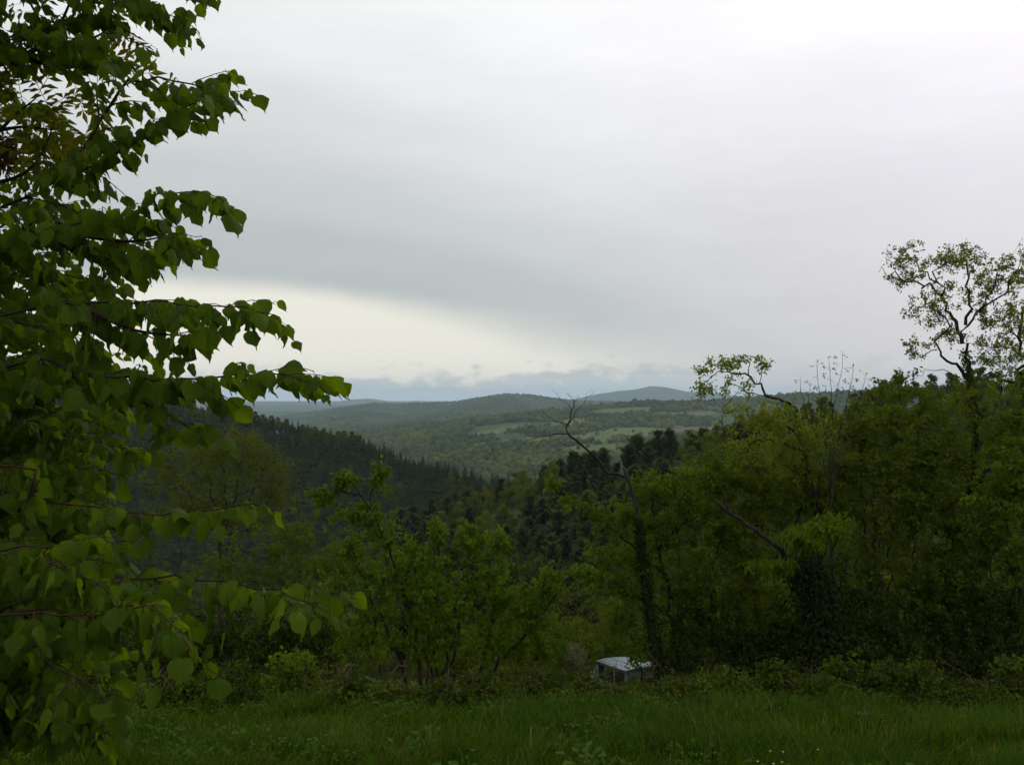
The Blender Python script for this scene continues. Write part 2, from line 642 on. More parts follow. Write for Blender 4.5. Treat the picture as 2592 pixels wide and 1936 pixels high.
LEAF_V = np.array([[0, 0, 0], [-.30, .42, .07], [.30, .42, .07], [0, .48, -.03], [0, 1.0, -.10]])
LEAF_T = np.array([[0, 2, 3], [0, 3, 1], [3, 2, 4], [1, 3, 4]])
NARROW_V = LEAF_V * np.array([.62, 1, 1])
BROAD_V = LEAF_V * np.array([1.35, 1, 1])


def leaves_np(P, A, Nn, size, template=LEAF_V, tris=LEAF_T):
    """P base, A axis, Nn normal-ish, size -> V,F"""
    A = norm(A)
    S = norm(np.cross(A, Nn))
    U = np.cross(S, A)
    V = P[:, None] + size[:, None, None] * (template[None, :, 0, None] * S[:, None] + template[None, :, 1, None] * A[:, None] + template[None, :, 2, None] * U[:, None])
    k = len(template)
    F = (np.arange(len(P))[:, None, None] * k + tris[None]).reshape(-1, 3)
    return V.reshape(-1, 3), F


def smooth_path(P, n):
    """Catmull-Rom resample to n points"""
    P = np.asarray(P, float)
    if len(P) == 2:
        return P[0] + (P[1] - P[0]) * np.linspace(0, 1, n)[:, None]
    Q = np.vstack([2 * P[0] - P[1], P, 2 * P[-1] - P[-2]])
    d = np.concatenate([[0], np.cumsum(np.linalg.norm(np.diff(P, axis=0), axis=1))])
    s = np.linspace(0, d[-1], n)
    i = np.clip(np.searchsorted(d, s, 'right') - 1, 0, len(P) - 2)
    t = ((s - d[i]) / np.maximum(d[i + 1] - d[i], 1e-9))[:, None]
    p0, p1, p2, p3 = Q[i], Q[i + 1], Q[i + 2], Q[i + 3]
    return 0.5 * (2 * p1 + (p2 - p0) * t + (2 * p0 - 5 * p1 + 4 * p2 - p3) * t ** 2 + (3 * p1 - p0 - 3 * p2 + p3) * t ** 3)


def blob_targets(rng, blobs, power=0.42):
    out = []
    for b in blobs:
        px, py, rx, ry, dep, n = b[:6]
        c = pt(px, py, dep)
        sx, sz = rx / FPX * dep, ry / FPX * dep
        sy = b[6] if len(b) > 6 else 0.75 * sx
        d = norm(rng.normal(size=(n, 3)))
        r = rng.random(n)[:, None] ** power
        r = r * (1 + 0.22 * rng.normal(size=(n, 1)) * (rng.random((n, 1)) < .35))
        out.append(c + d * r * np.array([sx, sy, sz]))
    return np.concatenate(out) if out else np.zeros((0, 3))


def grow(rng, stems, targets, step=0.22, wiggle=0.12, tip=0.004, power=0.47, back=0.35, sides=(6, 3)):
    """stems: list of (points, r0, r1). Twigs join each target to the closest wood. Returns (Geo, twig chains)."""
    pos, par, srad = [], [], []
    chains = []
    for P, r0, r1 in stems:
        P = np.asarray(P, float)
        L = np.linalg.norm(np.diff(P, axis=0), axis=1).sum()
        n = max(4, int(L / step) + 1)
        S = smooth_path(P, n)
        S[1:-1] += rng.normal(size=(n - 2, 3)) * wiggle * step * 0.35
        ids = []
        for k in range(n):
            pos.append(S[k])
            par.append(len(pos) - 2 if k else -1)
            srad.append(r0 + (r1 - r0) * (k / (n - 1)) ** 0.8)
            ids.append(len(pos) - 1)
        chains.append((ids, True))
    NP = np.array(pos)
    cap = len(pos) + len(targets) * 40
    buf = np.zeros((cap, 3))
    buf[:len(pos)] = NP
    cnt = len(pos)
    par, srad = list(par), list(srad)
    up = np.array([0, 0, 1.0])
    d0 = np.array([np.min(np.linalg.norm(NP - t, axis=1)) for t in targets]) if len(targets) else np.zeros(0)
    twigs = []
    for t in targets[np.argsort(d0)]:
        dv = t - buf[:cnt]
        dist = np.linalg.norm(dv, axis=1)
        cost = dist - back * dv[:, 2] * 0.5 + np.where(dv[:, 2] < 0, 0.35 * -dv[:, 2], 0)
        k = int(np.argmin(cost))
        p0 = buf[k]
        d = dist[k]
        if d < 0.02:
            continue
        pk = par[k]
        t0 = norm(p0 - buf[pk]) if pk >= 0 else norm(t - p0)
        m = max(2, min(30, int(d / step) + 1))
        c1 = p0 + t0 * d * 0.30 + up * d * 0.06
        c2 = t - (t - p0) * 0.3 - up * d * 0.05
        s = np.linspace(0, 1, m + 1)[1:, None]
        B = (1 - s) ** 3 * p0 + 3 * (1 - s) ** 2 * s * c1 + 3 * (1 - s) * s ** 2 * c2 + s ** 3 * t
        B[:-1] += rng.normal(size=(m - 1, 3)) * wiggle * min(step, d / m)
        ids = [k]
        for q in range(m):
            buf[cnt] = B[q]
            par.append(ids[-1])
            srad.append(0.0)
            ids.append(cnt)
            cnt += 1
        chains.append((ids, False))
        twigs.append(np.vstack([p0, B]))
    load = np.zeros(cnt)
    par = np.array(par[:cnt])
    child = np.zeros(cnt, int)
    for i in range(cnt):
        if par[i] >= 0:
            child[par[i]] += 1
    load[child == 0] = 1
    for i in range(cnt - 1, -1, -1):
        if par[i] >= 0:
            load[par[i]] += load[i]
    rad = np.maximum(tip * np.maximum(load, 1) ** power, np.array(srad[:cnt]))
    for i in range(cnt):
        if par[i] >= 0 and srad[i] == 0:
            rad[i] = min(rad[i], rad[par[i]] * 0.9)
    g = Geo()
    for ids, stem in chains:
        r = rad[ids].copy()
        if not stem:
            r[0] = r[1]
        r[-1] = max(r[-1], tip * .6)
        g.tube(buf[ids], r, sides[0] if r.max() > 0.022 else sides[1])
    return g, twigs


def twig_leaves(rng, twigs, per, size, start=0.25, droop=0.5, spread=0.05, template=LEAF_V, jitter=0.35, lump=None, flat=0.35):
    P, A, Nn, S, Tn = [], [], [], [], []
    for tw in twigs:
        n = max(0, int(rng.poisson(per)))
        if n == 0:
            continue
        s = start + (1 - start) * rng.random(n) ** 0.7
        f = s * (len(tw) - 1)
        i = np.minimum(f.astype(int), len(tw) - 2)
        t = (f - i)[:, None]
        p = tw[i] * (1 - t) + tw[i + 1] * t
        d = norm(tw[i + 1] - tw[i])
        P.append(p + rng.normal(size=(n, 3)) * spread)
        A.append(d * 0.45 + rng.normal(size=(n, 3)) * 0.55 + np.array([0, 0, -droop]))
        Nn.append(np.array([0, 0, 1.0]) * flat + rng.normal(size=(n, 3)) * 0.6)
        S.append(size * (0.6 + 0.7 * rng.random(n)))
        b = rng.random() ** 1.4 * 0.68
        Tn.append(np.clip(b + rng.random(n) ** 1.5 * 0.42, 0, 1))
    if not P:
        return None
    P, A, Nn, S, Tn = map(np.concatenate, (P, A, Nn, S, Tn))
    V, F = leaves_np(P, A, Nn, S, template)
    return V, F, np.repeat(Tn, len(template))


def crown_part(root, name, data, mat, origin):
    V, F, tint = data
    me = mesh_np(name, V - np.asarray(origin), F, mat, tint=tint)
    o = link(name, me, root)
    o['kind'] = 'stuff'
    return o


def plant(name, label, category, base, stems, blobs, leafmat, leaf, per, seed, group=None, barkmat=None, trunk='branches', droop=0.5,
          template=LEAF_V, wiggle=0.5, tip=0.004, step=0.25, start=0.25, spread=0.06, leafname='foliage', power=0.42, extra=None, flat=.35, back=.35, sides=(6, 3)):
    rng = np.random.default_rng(seed)
    base = np.asarray(base, float)
    root = thing(name, label, category, base, group)
    T = blob_targets(rng, blobs, power)
    if extra is not None:
        T = np.vstack([T, extra]) if len(T) else np.asarray(extra)
    g, tw = grow(rng, stems, T, step=step, wiggle=wiggle, tip=tip, back=back, sides=sides)
    link(trunk, g.mesh(trunk, barkmat or M_bark, origin=base), root)
    if leafmat is not None:
        dd = twig_leaves(rng, tw, per, leaf, droop=droop, template=template, start=start, spread=spread, flat=flat)
        if dd is not None:
            crown_part(root, leafname, dd, leafmat, base)
    return root, tw


def line(pts, d0, d1=None):
    """pixel polyline -> world polyline with depth running from d0 to d1"""
    d1 = d0 if d1 is None else d1
    n = len(pts)
    return np.array([pt(p[0], p[1], (p[2] if len(p) > 2 else d0 + (d1 - d0) * i / max(1, n - 1))) for i, p in enumerate(pts)])


def foot(px, depth, sink=0.05):
    x = (px - CX) / FPX * depth
    return np.array([x, depth, hz(x, depth) - sink])

# ------------------------------------------------------------------ foliage materials
TC = (1.75, 1.70, .35)
L_linden = leaf_mat('linden_leaf', (.032, .070, .005), (.096, .162, .012), 0.52, (2.0, 1.75, .3), 0.5, 0.5, 0.30, veins=True)
L_ash = leaf_mat('ash_leaf', (.070, .095, .010), (.115, .130, .014), 0.48, (2.0, 1.6, .4), 0.5, 0.3)
L_key = leaf_mat('dry_seed', (.060, .035, .016), (.12, .075, .035), 0.2, (1.2, 1.0, .8), 0.8, 0.1)
L_bush = leaf_mat('bush_leaf', (.027, .054, .005), (.116, .174, .014), 0.42, TC, 0.5, 0.3)
L_sapling = leaf_mat('sapling_leaf', (.034, .072, .005), (.135, .205, .014), 0.42, TC, 0.5, 0.3)
L_olive = leaf_mat('olive_leaf', (.029, .048, .005), (.108, .142, .014), 0.40, TC, 0.55, 0.25)
L_bronze = leaf_mat('bronze_leaf', (.046, .064, .008), (.098, .118, .014), 0.35, TC, 0.6, 0.2)
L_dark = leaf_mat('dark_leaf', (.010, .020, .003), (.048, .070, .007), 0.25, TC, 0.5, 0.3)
L_ivy = leaf_mat('ivy_leaf', (.007, .014, .003), (.022, .038, .006), 0.10, TC, 0.45, 0.4)
L_fresh = leaf_mat('fresh_leaf', (.062, .110, .006), (.125, .180, .012), 0.4, TC, 0.5, 0.3)
L_bramble = leaf_mat('bramble_leaf', (.018, .036, .003), (.082, .118, .010), 0.25, TC, 0.55, 0.3)
L_pale = leaf_mat('pale_blossom', (.11, .105, .06), (.21, .195, .12), 0.3, (1.1, 1.1, .9), 0.7, 0.1)
L_sparse = leaf_mat('young_leaf', (.080, .110, .014), (.160, .195, .026), 0.5, TC, 0.5, 0.3)
L_spruce = leaf_mat('spruce_needles', (.013, .026, .005), (.034, .056, .009), 0.08, TC, 0.6, 0.1, objvar=0.5)
L_pine = leaf_mat('pine_needles', (.022, .035, .006), (.058, .076, .012), 0.10, TC, 0.6, 0.1, objvar=0.5)
L_wood = leaf_mat('broadleaf_crown', (.030, .052, .005), (.125, .150, .012), 0.32, TC, 0.6, 0.15, objvar=0.65)
L_far = leaf_mat('far_crown', (.024, .043, .008), (.102, .128, .018), 0.15, TC, 0.8, 0.05, objvar=0.85, instancer=True)
L_farspruce = leaf_mat('far_needles', (.013, .026, .005), (.034, .056, .009), 0.08, TC, 0.7, 0.1, objvar=0.6, instancer=True)
L_farwood = leaf_mat('far_broadleaf', (.024, .046, .006), (.088, .114, .011), 0.30, TC, 0.7, 0.1, objvar=0.6, instancer=True)
L_grass = leaf_mat('grass_blade', (.010, .034, .0015), (.066, .120, .007), 0.30, TC, 0.6, 0.15)
L_straw = leaf_mat('dead_grass', (.075, .060, .022), (.17, .14, .055), 0.25, (1.2, 1.1, .8), 0.7, 0.1)
L_weed = leaf_mat('weed_leaf', (.024, .060, .005), (.060, .115, .010), 0.3, TC, 0.5, 0.2)


# ------------------------------------------------------------------ tree models for the middle distance
def conifer_geo(seed, height=19.0, rad=3.1, whorls=26, per=8, droop=0.28, ragged=0.25, bare=0.08, expo=0.78, lift=0.0, width=0.25):
    rng = np.random.default_rng(seed)
    V, T, n = [], [], 0
    for w in range(whorls):
        t = bare + (1 - bare) * (w + rng.random() * 0.6) / whorls
        z = height * t
        Rr = rad * (1 - t) ** expo * (1 + ragged * rng.normal()) * min(1.0, .45 + 2.2 * (t - bare)) + 0.25
        a0 = rng.random() * 6.28
        for b in range(per):
            a = a0 + 6.283 * b / per + rng.normal() * 0.25
            L = max(0.2, Rr * (0.72 + 0.45 * rng.random()))
            d = np.array([math.cos(a), math.sin(a), 0])
            s = np.array([-d[1], d[0], 0])
            z0 = z + rng.normal() * 0.2
            dr = droop * L * (0.7 + 0.6 * rng.random())
            wd = (width + 0.16 * rng.random()) * L + 0.12
            c0 = np.array([0, 0, z0])
            c1 = d * L * 0.5 + [0, 0, z0 - dr * 0.30 + .3 * lift * L]
            c2 = d * L + [0, 0, z0 - dr + (0.12 + lift) * L]
            low = np.array([0, 0, -0.16 * L - 0.1])
            V += [c0, c1 + s * wd + low, c1, c1 - s * wd + low, c2, c1 * 0.7 + np.array([0, 0, .3 * z0]) + s * wd * .5 + low * 2.2, c2 * .8 + np.array([0, 0, .2 * z0]) - s * wd * .4 + low * 2.0]
            T += [[n, n + 1, n + 2], [n, n + 2, n + 3], [n + 2, n + 1, n + 4], [n + 3, n + 2, n + 4], [n + 2, n + 5, n + 4], [n, n + 6, n + 2]]
            n += 7
    V += [[0.12, 0, height * .95], [-.1, .1, height * .95], [-.1, -.1, height * .95], [0, 0, height * 1.03]]
    T += [[n, n + 1, n + 3], [n + 1, n + 2, n + 3], [n + 2, n, n + 3]]
    V, T = np.array(V, float), np.array(T)
    tint = np.repeat(rng.random(len(V) // 7 + 1), 7)[:len(V)]
    return V, T, tint


def clump_geo(seed, height=11.0, lobes=9, wide=3.4, n=2200, size=0.42, bottom=0.22):
    """crown of many leaf sprays spread over uneven lobes, plus limbs"""
    rng = np.random.default_rng(seed)
    C = []
    for i in range(lobes):
        t = bottom + (0.92 - bottom) * (i + 0.5) / lobes + rng.normal() * 0.04
        a = i * 2.4 + rng.normal() * 0.4
        w = wide * math.sin(math.pi * min(0.97, 0.18 + 0.80 * t)) * (0.30 + 0.45 * rng.random())
        C.append((np.array([math.cos(a) * w, math.sin(a) * w, height * t]), wide * (0.40 + 0.25 * rng.random()) * (1.12 - 0.5 * t)))
    P, A, Nn = [], [], []
    for c, r in C:
        k = n // lobes
        d = norm(rng.normal(size=(k, 3)))
        rr = r * rng.random(k)[:, None] ** 0.4 * (1 + 0.15 * rng.normal(size=(k, 1)))
        P.append(c + d * rr * np.array([1, 1, .85]))
        A.append(d * 0.6 + rng.normal(size=(k, 3)) * 0.6)
        Nn.append(d + rng.normal(size=(k, 3)) * 0.5)
    P, A, Nn = map(np.concatenate, (P, A, Nn))
    V, F = leaves_np(P, A, Nn, size * (0.6 + 0.8 * rng.random(len(P))), BROAD_V)
    lump = np.concatenate([np.full(n // lobes, rng.random() * .5) for _ in C])
    tint = np.repeat(np.clip(lump + rng.random(len(P)) * .5, 0, 1), 5)
    g = Geo()
    g.tube([[0, 0, -1.0], [0.1, 0, height * .25], [0, .1, height * .55], [0, 0, height * .85]], [height * .022, height * .018, height * .011, .03], 6)
    for c, r in C:
        z = c[2] * 0.62
        g.tube([[0, 0, z], [c[0] * .5, c[1] * .5, (z + c[2]) * .5], c], [height * .008, height * .005, .02], 4)
    return (V, F, tint), g


def conifer_model(name, seed, mat, **kw):
    V, T, tint = conifer_geo(seed, **kw)
    crown = mesh_np('crown', V, T, mat, tint=tint)
    hgt = V[:, 2].max()
    g = Geo()
    g.tube([[0, 0, -1.0], [0, 0, hgt * .5], [0, 0, hgt * .97]], [hgt * .016, hgt * .010, .03], 6)
    return crown, g.mesh('trunk', M_bark)


SPRUCE = [conifer_model('spruce', s, L_spruce, height=19, rad=4.6, whorls=22, per=7, ragged=.35) for s in (1, 2, 3)]
PINE = [conifer_model('pine', s, L_pine, height=14, rad=4.4, whorls=26, per=11, droop=0.10, ragged=0.30, bare=0.18, expo=.45, lift=.20, width=.12) for s in (11, 12, 13)]


def broad_model(seed, **kw):
    (V, F, t), g = clump_geo(seed, **kw)
    return mesh_np('crown', V, F, L_wood, tint=t), g.mesh('trunk', M_bark)


BROAD = [broad_model(s, height=11 + s % 3, n=2400, lobes=9 + s % 4) for s in (21, 22, 23, 24)]


def stand(models, pts, rng, label, name, category, group, smin, smax):
    for p in pts:
        crown, trunk = models[rng.integers(len(models))]
        s = smin + (smax - smin) * rng.random()
        r = thing(name, label, category, p, group, rng.random() * 6.28)
        r.scale = (s * (.85 + .3 * rng.random()),) * 2 + (s,)
        link('trunk', trunk, r)
        c = link('crown', crown, r)
        c['kind'] = 'stuff'


def scatter(name, P, scale, rot, tint, model, label):
    """one mass of far trees: points that carry a model each"""
    me = bpy.data.meshes.new(name)
    me.vertices.add(len(P))
    me.vertices.foreach_set('co', np.asarray(P, np.float32).ravel())
    for nm, ty, key, arr in (('scl', 'FLOAT_VECTOR', 'vector', scale), ('rot', 'FLOAT_VECTOR', 'vector', rot), ('tint', 'FLOAT', 'value', tint)):
        a = me.attributes.new(nm, ty, 'POINT')
        a.data.foreach_set(key, np.asarray(arr, np.float32).ravel())
    o = link(name, me, kind='stuff', label=label, category='forest')
    src = bpy.data.objects.new(name + '_model', model)
    ng = bpy.data.node_groups.new(name + '_nodes', 'GeometryNodeTree')
    ng.interface.new_socket('Geometry', in_out='INPUT', socket_type='NodeSocketGeometry')
    ng.interface.new_socket('Geometry', in_out='OUTPUT', socket_type='NodeSocketGeometry')
    gi, go = ng.nodes.new('NodeGroupInput'), ng.nodes.new('NodeGroupOutput')
    ip = ng.nodes.new('GeometryNodeInstanceOnPoints')
    ob = ng.nodes.new('GeometryNodeObjectInfo')
    ob.inputs['Object'].default_value = src
    ns, nr = ng.nodes.new('GeometryNodeInputNamedAttribute'), ng.nodes.new('GeometryNodeInputNamedAttribute')
    ns.data_type = nr.data_type = 'FLOAT_VECTOR'
    ns.inputs[0].default_value, nr.inputs[0].default_value = 'scl', 'rot'
    ng.links.new(gi.outputs[0], ip.inputs['Points'])
    ng.links.new(ob.outputs['Geometry'], ip.inputs['Instance'])
    ng.links.new(ns.outputs[0], ip.inputs['Scale'])
    ng.links.new(nr.outputs[0], ip.inputs['Rotation'])
    ng.links.new(ip.outputs[0], go.inputs[0])
    md = o.modifiers.new('trees', 'NODES')
    md.node_group = ng
    return o


def jitter_grid(rng, x0, x1, y0, y1, step):
    gx, gy = np.meshgrid(np.arange(x0, x1, step), np.arange(y0, y1, step))
    n = gx.size
    return gx.ravel() + (rng.random(n) - .5) * step * .95, gy.ravel() + (rng.random(n) - .5) * step * .95


def with_ground(x, y, sink=0.3):
    return np.stack([x, y, h(x, y) - sink], 1)


def polyline_dist(x, y, C):
    best = np.full(x.shape, 1e9)
    side = np.zeros(x.shape)
    for a, b in zip(C[:-1], C[1:]):
        d = b[:2] - a[:2]
        t = np.clip(((x - a[0]) * d[0] + (y - a[1]) * d[1]) / (d @ d), 0, 1)
        dd = np.hypot(x - a[0] - d[0] * t, y - a[1] - d[1] * t)
        cr = d[0] * (y - a[1]) - d[1] * (x - a[0])
        side = np.where(dd < best, np.sign(cr), side)
        best = np.minimum(best, dd)
    return best, side


# --- far hills: woods as one mass
def ico(seed, sub=1):
    t = (1 + 5 ** .5) / 2
    V = norm(np.array([[-1, t, 0], [1, t, 0], [-1, -t, 0], [1, -t, 0], [0, -1, t], [0, 1, t], [0, -1, -t], [0, 1, -t], [t, 0, -1], [t, 0, 1], [-t, 0, -1], [-t, 0, 1]], float))
    F = np.array([[0, 11, 5], [0, 5, 1], [0, 1, 7], [0, 7, 10], [0, 10, 11], [1, 5, 9], [5, 11, 4], [11, 10, 2], [10, 7, 6], [7, 1, 8], [3, 9, 4], [3, 4, 2], [3, 2, 6], [3, 6, 8], [3, 8, 9],
                  [4, 9, 5], [2, 4, 11], [6, 2, 10], [8, 6, 7], [9, 8, 1]])
    for _ in range(sub):
        V = list(V)
        cache, G = {}, []

        def mid(a, b):
            k = (min(a, b), max(a, b))
            if k not in cache:
                V.append(norm((np.asarray(V[a]) + np.asarray(V[b])) / 2))
                cache[k] = len(V) - 1
            return cache[k]
        for a, b, c in F:
            x, y, z = mid(a, b), mid(b, c), mid(c, a)
            G += [[a, x, z], [b, y, x], [c, z, y], [x, y, z]]
        F = np.array(G)
        V = np.array(V)
    rng = np.random.default_rng(seed)
    V = V * (1 + 0.22 * rng.normal(size=(len(V), 1)))
    V[:, 2] = V[:, 2] * 1.05 + 0.55
    return V, F, np.repeat(rng.random(), len(V)) * 0 + rng.random(len(V))


def far_forest():
    rng = np.random.default_rng(5)
    V, F, t = ico(7)
    blob = mesh_np('far_crown', V, F, L_far, tint=t)
    x, y = [], []
    # opposite hillside, denser close by
    gx, gy = jitter_grid(rng, -900, 2100, 1250, 3600, 13.0)
    keep = np.abs(gx) < 0.62 * gy
    gx, gy = gx[keep], gy[keep]
    f = field_at(gx, gy)
    open_ = vnoise(gx / 240, gy / 300, 31) + .5 * vnoise(gx / 90, gy / 110, 32)
    hillpart = np.clip((gy - 1900) / 600, 0, 1) * np.clip((gx / gy + .06) / .06, 0, 1)
    keep = ((f == 0) | (rng.random(len(gx)) < .03)) & (open_ < 0.42 - 0.20 * hillpart) & (rng.random(len(gx)) < np.where(gy > 2300, .8, .95))
    gx, gy = gx[keep], gy[keep]
    sc = 3.4 + 5.0 * rng.random(len(gx)) ** 1.5 + np.where(rng.random(len(gx)) < .08, 3.0, 0)
    tn = np.clip(.42 + .9 * vnoise(gx / 130, gy / 160, 33) + .7 * vnoise(gx / 45, gy / 60, 34) + .22 * rng.normal(size=len(gx)), 0, 1)
    P = with_ground(gx, gy, 0)
    S = np.stack([sc, sc, sc * (1.0 + .5 * rng.random(len(gx)))], 1)
    scatter('hillside_woods', P, S, np.stack([gx * 0, gx * 0, rng.random(len(gx)) * 6.28], 1), tn, blob, 'mixed woods covering the hillside across the valley')
    # second ridge
    gx, gy = jitter_grid(rng, -3000, 2600, 3600, 6800, 25.0)
    keep = (np.abs(gx) < 0.50 * gy) & (vnoise(gx / 300, gy / 300, 35) < .42)
    gx, gy = gx[keep], gy[keep]
    sc = 6 + 6 * rng.random(len(gx))
    tn = np.clip(.30 + .9 * vnoise(gx / 220, gy / 260, 36) + .16 * rng.normal(size=len(gx)), 0, 1)
    P = with_ground(gx, gy, 0)
    S = np.stack([sc * 1.2, sc * 1.2, sc], 1)
    scatter('ridge_woods', P, S, np.stack([gx * 0, gx * 0, rng.random(len(gx)) * 6.28], 1), tn, blob, 'grey-green woods on the long ridge below the horizon')


far_forest()


# --- left ridge: dark spruces, some lighter broadleaf groups
def left_ridge():
    rng = np.random.default_rng(8)
    C = RIDGES[0][0]
    gx, gy = jitter_grid(rng, -700, 90, 380, 1000, 5.0)
    d, side = polyline_dist(gx, gy, C)
    keep = (d < np.where(side > 0, 16, 175)) & (gx > -0.80 * gy)
    gx, gy = gx[keep], gy[keep]
    P = with_ground(gx, gy)
    px = proj(P)
    light = (vnoise(gx / 34, gy / 34, 41) + .6 * vnoise(gx / 14, gy / 14, 42)) > 0.32
    d, side = polyline_dist(gx, gy, C)
    # a paler broadleaf fringe on the crest high on the left and a few groups further down
    light |= (vnoise(gx / 22, gy / 22, 43) > .12) & (d < 20) & (gx < -120)
    vis = (px[:, 0] > 560) & (px[:, 0] < 1300) & (px[:, 1] > 1000)
    order = np.argsort(np.where(vis & ~light, np.where(d < 26, d * 0.6, 30 + d), 1e9))
    single = np.zeros(len(gx), bool)
    single[order[:240]] = True
    single &= ~light
    stand(SPRUCE, P[single], rng, 'dark spruce rising from the wooded ridge across the near valley', 'spruce_tree', 'tree', 'spruces on the wooded ridge', .38, .74)
    rest = ~single & ~light
    n = rest.sum()
    V, T, tint = conifer_geo(4, height=19, rad=4.6, ragged=.35, whorls=18, per=6)
    sp = mesh_np('far_spruce', V, T, L_farspruce, tint=tint)
    s = .36 + .38 * rng.random(n)
    scatter('spruce_forest', P[rest], np.stack([s, s, s], 1), np.stack([s * 0, s * 0, rng.random(n) * 6.28], 1), rng.random(n), sp, 'dense dark spruce forest filling the ridge below its crest')
    n = light.sum()
    (V, F, t), g = clump_geo(44, height=13, lobes=9, wide=3.4, n=900, size=.75)
    bl = mesh_np('far_broadleaf', V, F, L_farwood, tint=t)
    s = .65 + .4 * rng.random(n)
    scatter('broadleaf_groups', P[light], np.stack([s, s, s], 1), np.stack([s * 0, s * 0, rng.random(n) * 6.28], 1), rng.random(n), bl, 'yellow-green broadleaf groups among the spruces of the ridge')


left_ridge()


def mass(P, rng, name, label, s0=.6, s1=1.0):
    n = len(P)
    (V, F, t), g = clump_geo(45, height=12, lobes=9, wide=3.6, n=1200, size=.65)
    bl = mesh_np(name + '_crown', V, F, L_farwood, tint=t)
    s = s0 + (s1 - s0) * rng.random(n)
    scatter(name, P, np.stack([s, s, s], 1), np.stack([s * 0, s * 0, rng.random(n) * 6.28], 1), rng.random(n), bl, label)


# --- right spur and the slope below: pines and broadleaf trees that can be told apart
def right_spur():
    rng = np.random.default_rng(9)
    C = RIDGES[1][0]
    gx, gy = jitter_grid(rng, -70, 300, 150, 400, 7.5)
    d, side = polyline_dist(gx, gy, C)
    keep = (d < np.where(side < 0, 12, 130)) & (np.abs(gx) < .72 * gy)
    gx, gy = gx[keep], gy[keep]
    P = with_ground(gx, gy)
    broad = (vnoise(gx / 30, gy / 30, 51) + .5 * vnoise(gx / 12, gy / 12, 52)) > 0.11
    px = proj(P)
    out = (px[:, 0] > 1930) | (px[:, 0] < 1000)
    mass(P[out], rng, 'spur_woods', 'woods of the spur hidden behind the thicket')
    P, broad = P[~out], broad[~out]
    stand(PINE, P[~broad], rng, 'brownish dark pine on the wooded spur behind the bare dead limb', 'pine_tree', 'tree', 'pines on the wooded spur', .55, 1.0)
    stand(BROAD, P[broad], rng, 'yellow-green broadleaf tree among the pines of the wooded spur', 'broadleaf_tree', 'tree', 'broadleaf trees on the wooded spur', .62, 1.1)
    wx, wy = jitter_grid(rng, -470, 60, 262, 640, 8.0)
    Q = with_ground(wx, wy)
    qx = proj(Q)
    k = (np.abs(wx) < .85 * wy) & (qx[:, 0] < 1060) & (polyline_dist(wx, wy, RIDGES[0][0])[0] > 150)
    mass(Q[k], rng, 'gully_woods', 'woods in the gully between the near slope and the spruce ridge', .5, .9)
    # slope under the viewer, 60 to 220 m away
    gx, gy = jitter_grid(rng, -160, 160, 62, 260, 9.0)
    keep = (np.abs(gx) < .66 * gy) & (rng.random(len(gx)) < np.where(gy < 110, .95, .8))
    gx, gy = gx[keep], gy[keep]
    P = with_ground(gx, gy)
    px = proj(P)
    out = (px[:, 0] > 1480) | (px[:, 0] < 560)
    mass(P[out], rng, 'slope_woods', 'woods down the slope hidden behind the near trees', .38, .72)
    P, gx, gy = P[~out], gx[~out], gy[~out]
    pine = (vnoise(gx / 40, gy / 40, 55) > np.where(gx > -20, -.12, .14)) & (gy > 100)
    stand(PINE, P[pine], rng, 'brownish dark pine down the slope beyond the shrubs', 'pine_tree', 'tree', 'pines down the slope', .55, .9)
    stand(BROAD, P[~pine], rng, 'olive-green broadleaf tree down the slope beyond the shrubs', 'broadleaf_tree', 'tree', 'broadleaf trees down the slope', .38, .72)


right_spur()


# --- small far houses
def house(px, py, w, dpt, hgt, wallc, roofc, label, rz):
    q = march(px, py, 1500, 4500)
    r = thing('stone_house', label, 'house', (q[0], q[1], hz(q[0], q[1])), rz=rz)
    wm_ = rough_mat('house_wall', [c * .85 for c in wallc], wallc, .5, .9, 0)
    rm_ = rough_mat('house_roof', [c * .85 for c in roofc], roofc, .5, .9, 0)
    a, b = w / 2, dpt / 2
    g = Geo()
    g.quads([[-a, -b, -2], [a, -b, -2], [a, b, -2], [-a, b, -2], [-a, -b, hgt], [a, -b, hgt], [a, b, hgt], [-a, b, hgt]],
            [[0, 1, 5, 4], [1, 2, 6, 5], [2, 3, 7, 6], [3, 0, 4, 7]])
    rh = hgt + dpt * .28
    g.tris([[-a, -b, hgt], [-a, b, hgt], [-a, 0, rh]], [[0, 1, 2]])
    g.tris([[a, -b, hgt], [a, b, hgt], [a, 0, rh]], [[0, 1, 2]])
    link('wall', g.mesh('wall', wm_, False), r)
    g = Geo()
    e = .6
    sl = (rh - hgt) / b
    for sg in (-1, 1):
        y0, z0 = sg * (b + e), hgt - sl * e + .25
        g.quads([[-a - e, y0, z0], [a + e, y0, z0], [a + e, 0, rh + .25], [-a - e, 0, rh + .25], [-a - e, y0, z0 + .3], [a + e, y0, z0 + .3], [a + e, 0, rh + .55], [-a - e, 0, rh + .55]],
                [[0, 1, 2, 3], [4, 5, 6, 7], [0, 1, 5, 4], [1, 2, 6, 5], [3, 0, 4, 7]])
    link('roof', g.mesh('roof', rm_, False), r)
    dk = plain_mat('house_window', (.03, .03, .035), .2)
    for i in range(3):
        g = Geo()
        xx = -a + w * (i + .5) / 3
        g.quads([[xx - .5, -b - .03, 1.4], [xx + .5, -b - .03, 1.4], [xx + .5, -b - .03, 2.8], [xx - .5, -b - .03, 2.8], [xx - .5, -b + .1, 1.4], [xx + .5, -b + .1, 1.4], [xx + .5, -b + .1, 2.8], [xx - .5, -b + .1, 2.8]],
                [[0, 1, 2, 3], [0, 1, 5, 4], [3, 2, 6, 7], [0, 3, 7, 4], [1, 2, 6, 5]])
        link('window', g.mesh('window', dk, False), r)


